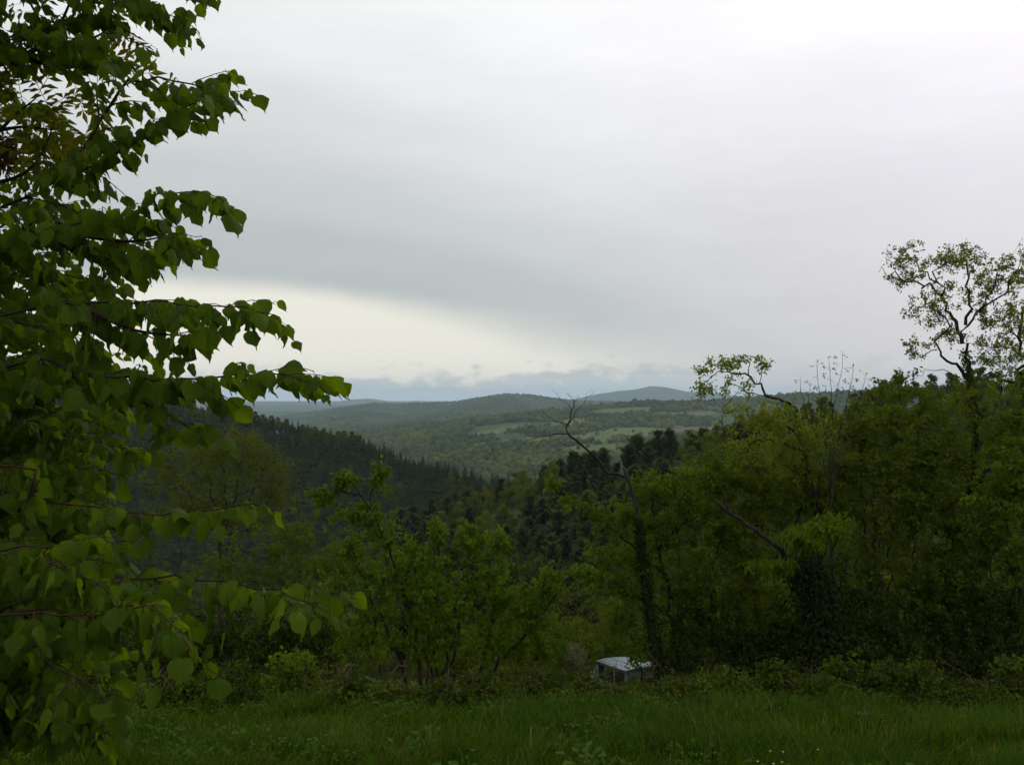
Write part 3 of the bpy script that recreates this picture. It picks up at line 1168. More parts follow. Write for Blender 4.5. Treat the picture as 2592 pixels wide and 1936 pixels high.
house(1206, 1106, 11, 8, 6, (.40, .33, .25), (.30, .22, .16), 'small tan stone house on the wooded hillside across the valley', .3)
house(1716, 1084, 24, 10, 4, (.26, .22, .19), (.16, .12, .10), 'long low brown farm building at the edge of a far field', .1)
house(1258, 1098, 8, 7, 4.5, (.42, .37, .30), (.30, .24, .19), 'tiny pale cottage beside the hedge on the far hillside', -.2)

# ------------------------------------------------------------------ shrubs and trees below the grass
# broad bush in the middle: several stems fanning out of one stool
b0 = foot(1090, 21.0)
D = 21.0
stems = [
    (np.vstack([b0 + [-.15, 0, 0], line([(1052, 1616), (1028, 1521), (1005, 1450), (976, 1374), (938, 1283), (905, 1245)], D, D - .6)]), .055, .014),
    (np.vstack([b0 + [-.1, .1, 0], line([(1081, 1569), (1066, 1493), (1052, 1459), (1050, 1370)], D, D + .5)]), .045, .010),
    (np.vstack([b0 + [.15, 0, 0], line([(1143, 1626), (1176, 1555), (1205, 1470), (1215, 1390)], D, D + .3)]), .045, .010),
    (np.vstack([b0 + [.9, 0, 0], line([(1309, 1626), (1366, 1559), (1414, 1502), (1462, 1455), (1505, 1440)], D, D - .4)]), .050, .010),
    (np.vstack([b0 + [.9, .1, 0], line([(1252, 1560), (1243, 1483), (1238, 1412), (1262, 1350)], D, D)]), .040, .008),
    (np.vstack([b0 + [-.4, .1, 0], line([(985, 1600), (938, 1512), (905, 1421), (890, 1365)], D, D + .4)]), .040, .008),
    (np.vstack([b0 + [0, .2, 0], line([(1105, 1560), (1110, 1430), (1105, 1315)], D + .3, D + .6)]), .040, .008),
    (np.vstack([b0 + [.3, .2, 0], line([(1170, 1560), (1190, 1440), (1188, 1335)], D + .3, D + .8)]), .040, .008),
    (line([(938, 1283), (950, 1230), (958, 1185)], D - .5, D - .5), .018, .006),
    (line([(920, 1262), (895, 1225), (880, 1200)], D - .6, D - .7), .016, .006),
    (line([(915, 1255), (850, 1240), (790, 1240)], D - .6, D - .8), .016, .006),
]
blobs = [(957, 1205, 22, 40, D - .5, 26, .25), (878, 1215, 38, 26, D - .6, 26, .3), (815, 1255, 42, 22, D - .7, 26, .3), (900, 1290, 60, 45, D - .5, 40, .5), (975, 1330, 40, 55, D - .4, 30, .4),
         (885, 1395, 50, 50, D + .3, 40, .5), (1050, 1410, 80, 60, D + .4, 70, .8), (1108, 1345, 26, 45, D + .6, 30, .4), (1190, 1360, 40, 45, D + .7, 35, .5), (1262, 1375, 35, 45, D, 30, .4),
         (960, 1490, 90, 80, D, 90, .9), (1120, 1500, 110, 80, D, 130, 1.0), (1260, 1470, 70, 80, D, 80, .9), (1390, 1470, 50, 40, D - .3, 36, .5), (1480, 1452, 40, 26, D - .4, 26, .4),
         (1340, 1530, 70, 60, D - .2, 60, .7), (930, 1600, 90, 70, D, 80, .9), (1080, 1610, 100, 70, D, 90, .9), (1250, 1600, 90, 70, D, 90, .9), (1370, 1610, 70, 60, D + .2, 50, .7), (840, 1500, 60, 60, D + .4, 40, .6)]
plant('spreading_bush', 'broad spring-green bush of many fanned stems left of the van', 'bush', b0, stems, blobs, L_sapling, .115, 14, 101, trunk='stems', droop=.75, wiggle=.35, spread=.05, tip=.005)

# dead snag with the bare limb reaching left, ivy on its trunk
Ds = 24.0
s0 = foot(1690, Ds)
trunk = np.vstack([s0, line([(1672, 1690), (1652, 1600), (1635, 1480), (1622, 1370), (1608, 1270), (1590, 1213), (1576, 1182)], Ds, Ds)])
rng = np.random.default_rng(7)
root = thing('dead_tree', 'dead tree with a broken top and one bare crooked limb against the valley', 'tree', s0)
g, _ = grow(rng, [(trunk, .15, .045)], np.zeros((0, 3)), wiggle=.3)
link('trunk', g.mesh('trunk', M_barkgrey, origin=s0), root)
tp = pt(1576, 1182, Ds)
g = Geo()
for a in range(5):
    d = np.array([math.cos(a * 1.3) * .03, math.sin(a * 1.3) * .03, 0])
    g.tube([tp + d + [0, 0, -.22], tp + d * .7 + [-.02, 0, .02], tp + d * .3 + [-.05, 0, .10 + .03 * a]], [.022, .016, .003], 4)
link('broken_top', g.mesh('broken_top', M_pale, origin=s0), root)
bare = [
    (line([(1585, 1206), (1546, 1196), (1520, 1170), (1493, 1146), (1466, 1120), (1438, 1096)], Ds, Ds - .5), 0.0422, 0.0300),
    (line([(1438, 1096), (1440, 1070), (1447, 1036), (1453, 1014)], Ds - .5, Ds - .5), 0.0231, 0.0135),
    (line([(1447, 1038), (1428, 1015), (1412, 1003), (1400, 988)], Ds - .5, Ds - .7), 0.0109, 0.0037),
    (line([(1453, 1014), (1446, 1005), (1440, 994)], Ds - .5, Ds - .5), 0.0088, 0.0037),
    (line([(1440, 1072), (1468, 1035), (1474, 1022), (1490, 1004), (1507, 987)], Ds - .5, Ds - .3), 0.0150, 0.0037),
    (line([(1453, 1016), (1464, 1010), (1468, 1000)], Ds - .5, Ds - .4), 0.0068, 0.0030),
    (line([(1438, 1097), (1400, 1101), (1368, 1107), (1333, 1117), (1318, 1126), (1300, 1142)], Ds - .5, Ds - 1.0), 0.0204, 0.0037),
    (line([(1440, 1075), (1427, 1070), (1400, 1058), (1378, 1044), (1352, 1036)], Ds - .5, Ds - .8), 0.0122, 0.0030),
    (line([(1362, 1108), (1345, 1100), (1336, 1084)], Ds - .9, Ds - .9), 0.0054, 0.0023),
    (line([(1425, 1100), (1410, 1112), (1385, 1122), (1360, 1135), (1345, 1152)], Ds - .5, Ds - .8), 0.0082, 0.0023),
    (line([(1466, 1120), (1440, 1132), (1415, 1136), (1395, 1152), (1382, 1166)], Ds - .5, Ds - .8), 0.0095, 0.0023),
    (line([(1415, 1118), (1435, 1128), (1450, 1142)], Ds - .5, Ds - .5), 0.0068, 0.0023),
    (line([(1450, 1100), (1456, 1092), (1458, 1082)], Ds - .4, Ds - .4), 0.0068, 0.0030),
]
tg = np.vstack([pt(x, y, Ds - .6 + .2 * math.sin(x)) for x, y in
                [(1398, 985), (1420, 995), (1436, 1000), (1462, 1000), (1484, 1000), (1498, 984), (1478, 1012), (1412, 1012), (1360, 1030), (1372, 1056), (1384, 1036), (1405, 1075), (1420, 1085),
                 (1390, 1092), (1350, 1104), (1322, 1110), (1312, 1135), (1294, 1150), (1340, 1140), (1372, 1142), (1355, 1158), (1405, 1145), (1376, 1172), (1475, 1068), (1486, 1065), (1470, 1078), (1455, 1066), (1425, 1145), (1480, 1116), (1462, 1140), (1500, 1150), (1503, 1138), (1540, 1180)]])
g, _ = grow(rng, bare, tg, wiggle=.55, tip=.0035, step=.16)
link('bare_limb', g.mesh('bare_limb', M_bark, origin=s0), root)


def ivy(root, origin, path, r0, r1, n, seed, leaf=.085, mat=None, name='ivy'):
    rng = np.random.default_rng(seed)
    S = smooth_path(path, 120)
    i = rng.integers(0, 119, n)
    f = i / 119.0
    rr = (r0 + (r1 - r0) * f) * (.75 + .5 * rng.random(n)) * (1 + .5 * vnoise(f * 9, f * 0 + seed, 3))
    a = rng.random(n) * 6.283
    d = np.stack([np.cos(a), np.sin(a), rng.normal(size=n) * .25], 1)
    P = S[i] + d * (rr * np.sqrt(.25 + .75 * rng.random(n)))[:, None] + rng.normal(size=(n, 3)) * .03
    A = d * .35 + rng.normal(size=(n, 3)) * .4 + [0, 0, -.8]
    V, F = leaves_np(P, A, d + rng.normal(size=(n, 3)) * .3, leaf * (.6 + .6 * rng.random(n)), BROAD_V)
    crown_part(root, name, (V, F, np.repeat(rng.random(n), 5)), mat or L_ivy, origin)


ivy(root, s0, np.vstack([s0, line([(1672, 1690), (1652, 1600), (1635, 1480), (1624, 1390), (1614, 1310)], Ds, Ds)]), .30, .13, 2200, 3)

# leafy tree growing round the snag
Da = 24.8
a0 = foot(1720, Da)
stems = [
    (np.vstack([a0, line([(1705, 1600), (1691, 1470), (1668, 1390), (1662, 1320), (1655, 1240)], Da, Da)]), .10, .02),
    (line([(1691, 1470), (1640, 1420), (1560, 1345), (1490, 1290), (1440, 1240), (1390, 1215)], Da, Da - 1.2), .05, .007),
    (line([(1668, 1390), (1720, 1330), (1770, 1280), (1800, 1200)], Da, Da + .5), .05, .01),
    (line([(1700, 1560), (1600, 1500), (1540, 1470), (1500, 1420)], Da, Da - .6), .04, .008),
    (line([(1705, 1600), (1770, 1500), (1810, 1430), (1830, 1360)], Da, Da + .3), .05, .01),
]
blobs = [(1400, 1222, 26, 16, Da - 1.1, 12, .3), (1450, 1270, 30, 26, Da - 1, 12, .4), (1500, 1280, 36, 36, Da - .8, 14, .5), (1570, 1310, 60, 55, Da - .5, 44, .8), (1650, 1240, 60, 50, Da, 70, .9),
         (1640, 1330, 80, 80, Da, 100, 1.1), (1740, 1240, 70, 70, Da + .3, 90, 1.0), (1810, 1200, 55, 60, Da + .5, 60, .9), (1760, 1340, 90, 80, Da + .2, 120, 1.1), (1530, 1390, 50, 60, Da - .4, 36, .8),
         (1520, 1480, 40, 50, Da - .5, 30, .6), (1600, 1450, 70, 60, Da - .2, 80, .9), (1580, 1560, 60, 60, Da - .2, 60, .8), (1610, 1650, 30, 24, Da - .6, 8, .4), (1740, 1470, 80, 80, Da, 110, 1.0), (1840, 1320, 60, 70, Da + .3, 80, .9)]
plant('leafy_tree', 'many-branched light green tree growing round the bare dead trunk', 'tree', a0, stems, blobs, L_bush, .125, 14, 103, droop=.45, wiggle=.6, barkmat=M_bark)

# leaning stump of a broken trunk in an ivy mass, with long drooping fresh leaves over it
Dl = 23.0
l0 = foot(2110, Dl + .6)
root = thing('broken_trunk', 'thick broken trunk leaning left out of a dark ivy mound', 'tree', l0)
g, _ = grow(rng, [(np.vstack([l0, line([(2090, 1650, Dl + .6), (2060, 1520, Dl + .5), (2020, 1440, Dl + .3), (1971, 1389, Dl), (1912, 1340, Dl - .1), (1869, 1308, Dl - .2), (1812, 1266, Dl - .3)], Dl)]), .16, .040),
                  (line([(1842, 1288), (1842, 1272), (1840, 1258)], Dl - .25), .035, .02), (line([(1900, 1330), (1915, 1322), (1925, 1326)], Dl - .15), .02, .008)], np.zeros((0, 3)), wiggle=.35, sides=(8, 4))
link('trunk', g.mesh('trunk', M_barkgrey, origin=l0), root)
ivy(root, l0, np.vstack([l0, line([(2100, 1640, Dl), (2075, 1530, Dl), (2050, 1460, Dl), (2010, 1420, Dl)], Dl)]), 1.0, .55, 9000, 5, leaf=.10)
plant('drooping_bush', 'bush with long drooping yellow-green leaves above the ivy mound', 'bush', foot(2060, Dl - .2), [(np.vstack([foot(2060, Dl - .2), line([(2070, 1560), (2060, 1440), (2030, 1380)], Dl - .5)]), .04, .012),
      (line([(2065, 1500), (2110, 1400), (2130, 1350)], Dl - .5), .03, .01), (line([(2060, 1480), (1990, 1440), (1930, 1440)], Dl - .5), .02, .008)],
      [(2020, 1355, 55, 20, Dl - .8, 55, .5), (2085, 1340, 45, 28, Dl - .7, 45, .5), (2060, 1375, 50, 14, Dl - .9, 30, .4), (1930, 1435, 50, 20, Dl - .7, 24, .4), (2110, 1320, 40, 30, Dl - .5, 30, .4), (1985, 1425, 40, 16, Dl - .8, 16, .4)],
      L_fresh, .17, 13, 104, droop=1.1, template=NARROW_V, trunk='stems', flat=.6)

# tall ivy-clad tree at the right with a thin open crown
Dt = 26.0
t0 = foot(2420, Dt)
tr = np.vstack([t0, line([(2425, 1560), (2436, 1400), (2445, 1260), (2463, 1140), (2467, 1050), (2454, 959), (2435, 868), (2444, 822), (2481, 786), (2510, 740), (2525, 690)], Dt, Dt)])
stems = [(tr, .17, .018),
         (line([(2435, 868), (2425, 830), (2400, 790), (2385, 750), (2375, 700), (2400, 660)], Dt, Dt - .8), .07, .012),
         (line([(2385, 750), (2350, 725), (2300, 706), (2262, 692), (2225, 690)], Dt - .4, Dt - 1.5), .035, .006),
         (line([(2375, 715), (2330, 672), (2290, 650), (2262, 655)], Dt - .6, Dt - 1.2), .025, .006),
         (line([(2444, 822), (2455, 760), (2450, 700), (2440, 640), (2438, 625)], Dt, Dt + .5), .05, .006),
         (line([(2454, 959), (2410, 920), (2378, 890), (2366, 876), (2385, 820), (2370, 770)], Dt, Dt - 1.0), .055, .008),
         (line([(2372, 885), (2340, 898), (2316, 902), (2300, 905)], Dt - .9, Dt - 1.6), .02, .005),
         (line([(2430, 955), (2370, 930), (2340, 935), (2318, 950)], Dt - .3, Dt - .8), .02, .004),
         (line([(2481, 786), (2540, 740), (2570, 700), (2585, 660)], Dt, Dt + .3), .03, .006),
         (line([(2463, 1150), (2510, 1090), (2540, 1060), (2600, 1030)], Dt, Dt + .6), .09, .05),
         (line([(2448, 1240), (2500, 1200), (2560, 1170)], Dt, Dt - .5), .10, .06)]
blobs = [(2300, 660, 55, 45, Dt - 1.1, 34, .8), (2390, 655, 50, 35, Dt - .5, 34, .9), (2450, 660, 50, 40, Dt, 34, 1.0), (2540, 690, 50, 60, Dt + .2, 44, 1.1), (2290, 705, 45, 30, Dt - 1.2, 20, .6),
         (2370, 750, 60, 50, Dt - .6, 36, .9), (2480, 740, 60, 50, Dt + .2, 40, .9), (2340, 790, 50, 40, Dt - .9, 24, .7), (2400, 840, 50, 45, Dt - .8, 24, .7), (2320, 880, 30, 30, Dt - 1.3, 16, .5),
         (2530, 800, 50, 40, Dt + .2, 30, .8), (2500, 890, 60, 45, Dt, 44, .9), (2440, 640, 20, 25, Dt + .4, 10, .4), (2450, 1010, 70, 50, Dt - .2, 60, .9), (2560, 620 + 60, 40, 50, Dt + .4, 20, .8)]
root, _ = plant('tall_tree', 'tall thin-leaved tree with a dark ivy-clad trunk and twisted open crown', 'tree', t0, stems, blobs, L_sparse, .085, 17, 105, droop=.25, wiggle=1.0, tip=.0055, step=.2, start=.45, spread=.05)
ivy(root, t0, np.vstack([t0, line([(2425, 1560), (2436, 1400), (2445, 1260), (2463, 1140), (2467, 1050), (2454, 959), (2440, 880)], Dt)]), .25, .12, 3000, 6, leaf=.085, mat=L_bramble)

# second trunk at the picture's edge
e0 = foot(2600, Dt + .8)
De = Dt + .8
stems = [(np.vstack([e0, line([(2600, 1400), (2596, 1150), (2594, 1000), (2580, 930), (2592, 890), (2578, 850), (2590, 800), (2610, 740), (2620, 690)], De)]), .20, .02),
         (line([(2594, 1000), (2560, 960), (2540, 970), (2530, 1010)], De), .06, .02), (line([(2585, 870), (2560, 830), (2530, 800)], De), .03, .008)]
blobs = [(2560, 830, 40, 50, De, 36, .8), (2600, 780, 50, 60, De, 44, .9), (2620, 700, 60, 60, De, 40, .9), (2550, 900, 50, 40, De - .3, 40, .8), (2640, 880, 70, 80, De, 50, 1.0), (2570, 980, 60, 50, De, 50, 1.0)]
root, _ = plant('edge_tree', 'crooked dark trunk cut by the right border beside the tall open tree', 'tree', e0, stems, blobs, L_sparse, .085, 16, 106, droop=.25, wiggle=.9, tip=.0055, start=.4)
ivy(root, e0, np.vstack([e0, line([(2600, 1400), (2596, 1150), (2594, 1000), (2584, 940)], De)]), .28, .15, 1800, 8, mat=L_bramble)

# leaning tree whose arched limb points left above the thicket
Dg = 24.5
g0 = foot(2080, Dg + .5)
stems = [(np.vstack([g0, line([(2075, 1550), (2070, 1350), (2045, 1180), (2022, 1081), (2013, 1030), (1985, 1012), (1954, 1000), (1922, 972), (1895, 950), (1860, 945)], Dg + .4, Dg - .8)]), .14, .022),
         (line([(1895, 950), (1895, 925), (1888, 908), (1870, 905), (1840, 915)], Dg - .7, Dg - 1), .018, .005), (line([(1922, 972), (1926, 945), (1938, 920), (1936, 905)], Dg - .6, Dg - .5), .016, .005),
         (line([(1870, 948), (1830, 940), (1800, 952), (1780, 970), (1770, 1000)], Dg - .8, Dg - 1.2), .016, .005), (line([(1850, 945), (1810, 925), (1780, 935), (1745, 932)], Dg - .8, Dg - 1.3), .014, .004),
         (line([(1954, 1000), (1900, 995), (1850, 975), (1820, 985)], Dg - .6, Dg - 1.0), .02, .005), (line([(1870, 990), (1840, 1020), (1828, 1050), (1815, 1060)], Dg - .8, Dg - 1.0), .014, .004),
         (line([(2030, 1100), (1970, 1075), (1900, 1078), (1840, 1095), (1820, 1060)], Dg - .2, Dg - 1.0), .03, .006), (line([(2040, 1140), (1960, 1120), (1890, 1115), (1850, 1120)], Dg - .2, Dg - .9), .03, .006)]
blobs = [(1775, 935, 36, 14, Dg - 1.2, 9, .3), (1785, 985, 30, 32, Dg - 1.2, 14, .3), (1830, 920, 40, 22, Dg - 1, 20, .4), (1875, 915, 26, 16, Dg - .8, 10, .3), (1925, 925, 22, 22, Dg - .6, 11, .3), (1860, 975, 50, 30, Dg - .9, 18, .5),
         (1900, 1060, 80, 50, Dg - .7, 60, .7), (1980, 1060, 60, 50, Dg - .3, 50, .7), (1990, 1140, 80, 60, Dg, 90, 1.0), (1890, 1140, 60, 40, Dg - .5, 45, .7), (2060, 1110, 70, 60, Dg, 80, .9)]
plant('leaning_tree', 'leaning tree whose arched leafy limb points left above the thicket', 'tree', g0, stems, blobs, L_sparse, .09, 15, 107, droop=.3, wiggle=.8, tip=.0048, step=.18, start=.4)

# sapling with upright pale budding shoots
Db = 24.0
p0 = foot(2110, Db)
sh = []
for x0, y0, x1, y1 in [(2100, 1075, 2133, 900), (2090, 1080, 2068, 925), (2110, 1080, 2098, 915), (2125, 1080, 2160, 935), (2140, 1090, 2190, 960), (2150, 1100, 2205, 1000), (2085, 1085, 2072, 990), (2130, 1070, 2150, 980), (2040, 1090, 2026, 965), (2060, 1090, 2050, 985)]:
    sh.append((np.vstack([pt(2105, 1240, Db), pt((x0 + 2105) / 2, 1160, Db), pt(x0, y0, Db), pt((x0 * .4 + x1 * .6), y0 * .5 + y1 * .5, Db), pt(x1, y1, Db)]), .018, .006))
sh.append((np.vstack([p0, pt(2108, 1500, Db), pt(2105, 1240, Db)]), .06, .025))
ex = []
for (P, _, _) in sh[:-1]:
    S = smooth_path(P, 24)
    for q in range(10, 24, 2):
        for s_ in (-1, 1):
            ex.append(S[q] + np.array([s_ * (.10 + .004 * q), 0.04 * s_, .10]))
    ex.append(S[-1] + np.array([0, 0, .1]))
plant('budding_sapling', 'sapling with upright pale shoots just coming into bud above the thicket', 'sapling', p0, sh, [], L_sparse, .065, 3.2, 108, droop=-.6, wiggle=.3, tip=.0042, start=.75, spread=.02, extra=np.array(ex), barkmat=M_barkgrey, trunk='shoots')


# thicket: shrubs standing side by side on the right
def thicket(name, label, px, dep, blobs, mat, leaf, per, seed, droop=.45, template=LEAF_V, tops=None, bark=None, group='shrubs of the thicket'):
    b = foot(px, dep)
    rng = np.random.default_rng(seed)
    st = []
    for bl in blobs:
        c = pt(bl[0] + rng.normal() * bl[2] * .2, bl[1] - bl[3] * .5, bl[4])
        k = np.array([rng.normal() * .35, rng.normal() * .3, 0])
        mid = (b + k) * .5 + c * .5 + np.array([rng.normal() * .25, 0, -.15])
        st.append((np.vstack([b + k, mid, c]), .028 + .02 * rng.random(), .008))
    shoots = []
    for bl in blobs:
        c = pt(bl[0], bl[1], bl[4])
        rx, rz = bl[2] / FPX * bl[4], bl[3] / FPX * bl[4]
        for q in range(max(2, bl[5] // 9)):
            u = rng.normal() * .55
            shoots.append(c + np.array([u * rx, rng.normal() * .4 * rx, rz * (1.0 - .3 * u * u + .45 * rng.random())]))
    plant(name, label, 'shrub', b, st, blobs, mat, leaf, per * 1.1, seed, extra=np.array(shoots), group=group, droop=droop, template=template, wiggle=.7, trunk='stems', barkmat=bark)


thicket('olive_shrub', 'tall olive-green shrub between the leaning limb and the tall tree', 2240, 25.5,
        [(2150, 1080, 70, 50, 25, 70, .9), (2250, 1070, 70, 60, 25.5, 80, 1.0), (2330, 1050, 60, 60, 26, 70, 1.0), (2200, 1170, 100, 80, 25, 140, 1.1), (2330, 1170, 90, 90, 25.3, 140, 1.1), (2250, 1290, 110, 90, 24.8, 140, 1.2), (2270, 990, 50, 45, 26, 26, .7), (2190, 1400, 100, 80, 25, 100, 1.1)],
        L_olive, .125, 14, 201)
thicket('golden_green_shrub', 'golden-green shrub in front of the tall ivy-clad trunk', 2400, 24.2,
        [(2390, 1150, 70, 70, 25, 80, .9), (2350, 1270, 90, 80, 24.5, 110, 1.0), (2430, 1320, 70, 80, 24, 90, .9), (2380, 1420, 100, 80, 24, 110, 1.0), (2330, 1500, 90, 70, 24, 80, 1.0)], L_olive, .12, 14, 202)
thicket('bright_edge_shrub', 'brighter green shrub at the right border below the crooked trunk', 2540, 23.2,
        [(2540, 1260, 70, 60, 23.4, 90, .8), (2580, 1200, 60, 60, 23.6, 60, .8), (2500, 1350, 80, 70, 23.2, 100, .9), (2580, 1400, 80, 80, 23.2, 110, .9), (2540, 1130, 80, 70, 24.5, 90, .9), (2570, 1070, 60, 50, 25, 50, .8)], L_bush, .125, 14, 203)
thicket('hawthorn_shrub', 'dense green shrub between the leafy tree and the broken trunk', 1900, 25.0,
        [(1880, 1220, 90, 70, 25, 120, 1.1), (1960, 1260, 80, 70, 25, 110, 1.0), (2060, 1240, 80, 70, 25, 110, 1.0), (1870, 1400, 70, 80, 25, 90, .9), (1900, 1520, 90, 80, 25, 110, 1.0), (2120, 1260, 60, 70, 25, 70, .9)], L_olive, .125, 14, 204)
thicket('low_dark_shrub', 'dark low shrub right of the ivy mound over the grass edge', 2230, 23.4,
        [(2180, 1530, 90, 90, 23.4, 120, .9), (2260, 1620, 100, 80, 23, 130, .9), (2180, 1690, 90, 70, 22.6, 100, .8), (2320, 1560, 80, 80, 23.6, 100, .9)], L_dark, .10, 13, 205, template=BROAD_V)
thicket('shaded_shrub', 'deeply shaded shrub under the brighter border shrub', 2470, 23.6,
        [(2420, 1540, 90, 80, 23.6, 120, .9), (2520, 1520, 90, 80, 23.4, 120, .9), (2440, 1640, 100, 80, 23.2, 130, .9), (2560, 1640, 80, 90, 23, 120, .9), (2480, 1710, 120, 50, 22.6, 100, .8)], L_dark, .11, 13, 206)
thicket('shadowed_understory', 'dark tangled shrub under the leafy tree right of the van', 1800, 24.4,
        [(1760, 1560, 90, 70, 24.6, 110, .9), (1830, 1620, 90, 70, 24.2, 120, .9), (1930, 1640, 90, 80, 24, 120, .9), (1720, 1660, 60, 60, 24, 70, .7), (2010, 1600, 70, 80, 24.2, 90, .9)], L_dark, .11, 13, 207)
thicket('elder_seedling', 'young broad-leaved plant at the grass edge before the dark shrub', 2210, 21.5,
        [(2170, 1700, 22, 40, 21.5, 14, .2), (2235, 1720, 36, 40, 21.4, 24, .3), (2260, 1740, 30, 30, 21.4, 16, .3), (2110, 1690, 30, 24, 21.6, 12, .3)], L_bush, .13, 8, 208, template=BROAD_V, group=None)
# rear screen of the thicket
for i, (px, dep, top, lab) in enumerate([(1850, 30, 1130, 'olive shrub crown rising behind the dense green shrub'), (2060, 31, 1150, 'olive shrub crown behind the ivy mound and drooping bush'), (2280, 31, 1090, 'olive shrub crown behind the tall olive-green shrub'),
                                         (2500, 30, 1080, 'olive shrub crown behind the border shrubs'), (1660, 29.5, 1330, 'olive shrub crown behind the leafy tree round the snag')]):
    thicket('rear_shrub', lab, px, dep, [(px - 60, top + 90, 90, 80, dep, 100, 1.5), (px + 60, top + 100, 90, 90, dep + .5, 100, 1.5), (px, top + 230, 130, 110, dep, 130, 1.6), (px, top + 400, 140, 110, dep - .5, 110, 1.6)], L_olive, .11, 14, 220 + i, group='shrubs behind the thicket')

# middle distance left of the bush
thicket('willow_shrub', 'hazy olive shrub of fine stems under the bronze oak', 760, 38,
        [(690, 1430, 80, 70, 38, 120, 1.6), (800, 1440, 90, 70, 38, 130, 1.6), (880, 1420, 60, 60, 39, 80, 1.4), (740, 1350, 60, 45, 39, 70, 1.3), (650, 1520, 90, 70, 37, 120, 1.6), (790, 1550, 100, 70, 36, 130, 1.6), (570, 1440, 80, 70, 38, 100, 1.6)], L_olive, .13, 15, 231, group=None)
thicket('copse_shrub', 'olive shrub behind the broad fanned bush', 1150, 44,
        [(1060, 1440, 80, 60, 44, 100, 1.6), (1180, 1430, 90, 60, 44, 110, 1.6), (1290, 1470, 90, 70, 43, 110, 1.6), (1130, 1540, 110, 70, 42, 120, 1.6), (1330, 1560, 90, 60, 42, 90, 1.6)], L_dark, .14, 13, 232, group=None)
thicket('brown_shrub', 'brownish bare-stemmed shrub behind the van', 1500, 40,
        [(1440, 1500, 60, 80, 40, 80, 1.4), (1520, 1520, 80, 90, 40, 110, 1.6), (1600, 1560, 80, 80, 40, 100, 1.6), (1480, 1590, 90, 60, 38, 90, 1.4), (1560, 1620, 90, 40, 37, 70, 1.2)], L_bronze, .10, 6, 233, group=None)
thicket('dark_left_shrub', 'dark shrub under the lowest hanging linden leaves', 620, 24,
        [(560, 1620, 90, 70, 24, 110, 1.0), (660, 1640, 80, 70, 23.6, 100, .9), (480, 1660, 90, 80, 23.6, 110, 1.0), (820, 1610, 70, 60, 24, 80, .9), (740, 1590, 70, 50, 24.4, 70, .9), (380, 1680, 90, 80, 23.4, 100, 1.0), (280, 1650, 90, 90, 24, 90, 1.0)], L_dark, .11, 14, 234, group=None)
thicket('maple_seedling', 'small bright yellow-green sapling at the grass edge below the linden', 740, 19.6,
        [(745, 1690, 50, 34, 19.6, 46, .45), (700, 1740, 60, 40, 19.5, 50, .5), (780, 1745, 45, 36, 19.5, 36, .45), (730, 1790, 60, 30, 19.3, 40, .4)], L_fresh, .10, 11, 235, template=BROAD_V, group=None)
thicket('flowering_shrub', 'shrub tipped with cream blossom just left of the van', 1420, 24.5,
        [(1425, 1685, 48, 40, 24.5, 70, .8), (1400, 1740, 60, 40, 24, 50, .7), (1450, 1735, 36, 30, 24.4, 34, .6)], L_bush, .075, 12, 236, group=None)
fl = bpy.data.objects['flowering_shrub']
rngf = np.random.default_rng(4)
Pf = blob_targets(rngf, [(1448, 1652, 36, 22, 24.2, 90, .4), (1425, 1640, 30, 14, 24.2, 40, .3), (1470, 1672, 18, 20, 24.2, 40, .3)], .6)
Pf = np.repeat(Pf, 9, 0) + rngf.normal(size=(len(Pf) * 9, 3)) * .045
Vf, Ff = leaves_np(Pf, rngf.normal(size=(len(Pf), 3)) + [0, 0, .3], rngf.normal(size=(len(Pf), 3)) + [0, -.3, .8], np.full(len(Pf), .035), BROAD_V)
crown_part(fl, 'blossom', (Vf, Ff, np.repeat(rngf.random(len(Pf)), 5)), L_pale, np.array(fl.location))

thicket('hollow_shrub', 'low green shrub in the hollow between the fanned bush and the van', 1350, 29,
        [(1320, 1650, 70, 40, 29, 90, 1.2), (1400, 1630, 60, 40, 30, 80, 1.2), (1260, 1680, 70, 40, 28, 80, 1.2), (1480, 1640, 50, 22, 34, 60, 1.2), (1310, 1722, 60, 26, 25.5, 60, 1.0), (1380, 1725, 50, 24, 25.5, 50, 1.0), (1250, 1725, 60, 24, 25.5, 50, 1.0), (1200, 1660, 70, 50, 29, 80, 1.2), (1100, 1660, 80, 50, 29, 80, 1.2)], L_olive, .13, 14, 237, group=None)
thicket('far_hollow_shrub', 'olive shrub in the hollow just behind the van roof', 1580, 36,
        [(1540, 1625, 70, 40, 36, 90, 1.4), (1620, 1610, 70, 50, 36, 90, 1.4), (1460, 1610, 60, 40, 37, 70, 1.4), (1690, 1620, 60, 50, 35, 70, 1.3)], L_olive, .13, 13, 238, group=None)
# bronze oak on the left, one storey further down
o0 = foot(560, 62)
oz = 62
stems = [(np.vstack([o0, line([(560, 1420), (565, 1330)], oz)]), .30, .2)]
for x, y in [(430, 1180), (500, 1130), (560, 1110), (620, 1105), (680, 1150), (720, 1210), (460, 1280), (700, 1300)]:
    stems.append((np.vstack([pt(563, 1345, oz), pt((563 + x) / 2 + 8, (1345 + y) / 2 + 20, oz), pt(x, y, oz + (x % 3 - 1))]), .12, .02))
plant('bronze_oak', 'round-crowned oak with bronze young leaves half hidden by the linden', 'tree', o0, stems,
      [(430, 1190, 70, 70, oz, 90, 2.2), (510, 1150, 80, 60, oz, 110, 2.4), (600, 1130, 80, 55, oz, 110, 2.4), (670, 1170, 70, 60, oz, 100, 2.2), (700, 1240, 50, 60, oz, 70, 1.8), (560, 1230, 130, 80, oz - 1, 200, 3), (480, 1290, 110, 60, oz - 1, 110, 2.6), (640, 1310, 100, 60, oz - 1, 110, 2.4)],
      L_bronze, .20, 13, 301, wiggle=.6, step=.5, tip=.010, spread=.18, trunk='limbs', droop=.2)

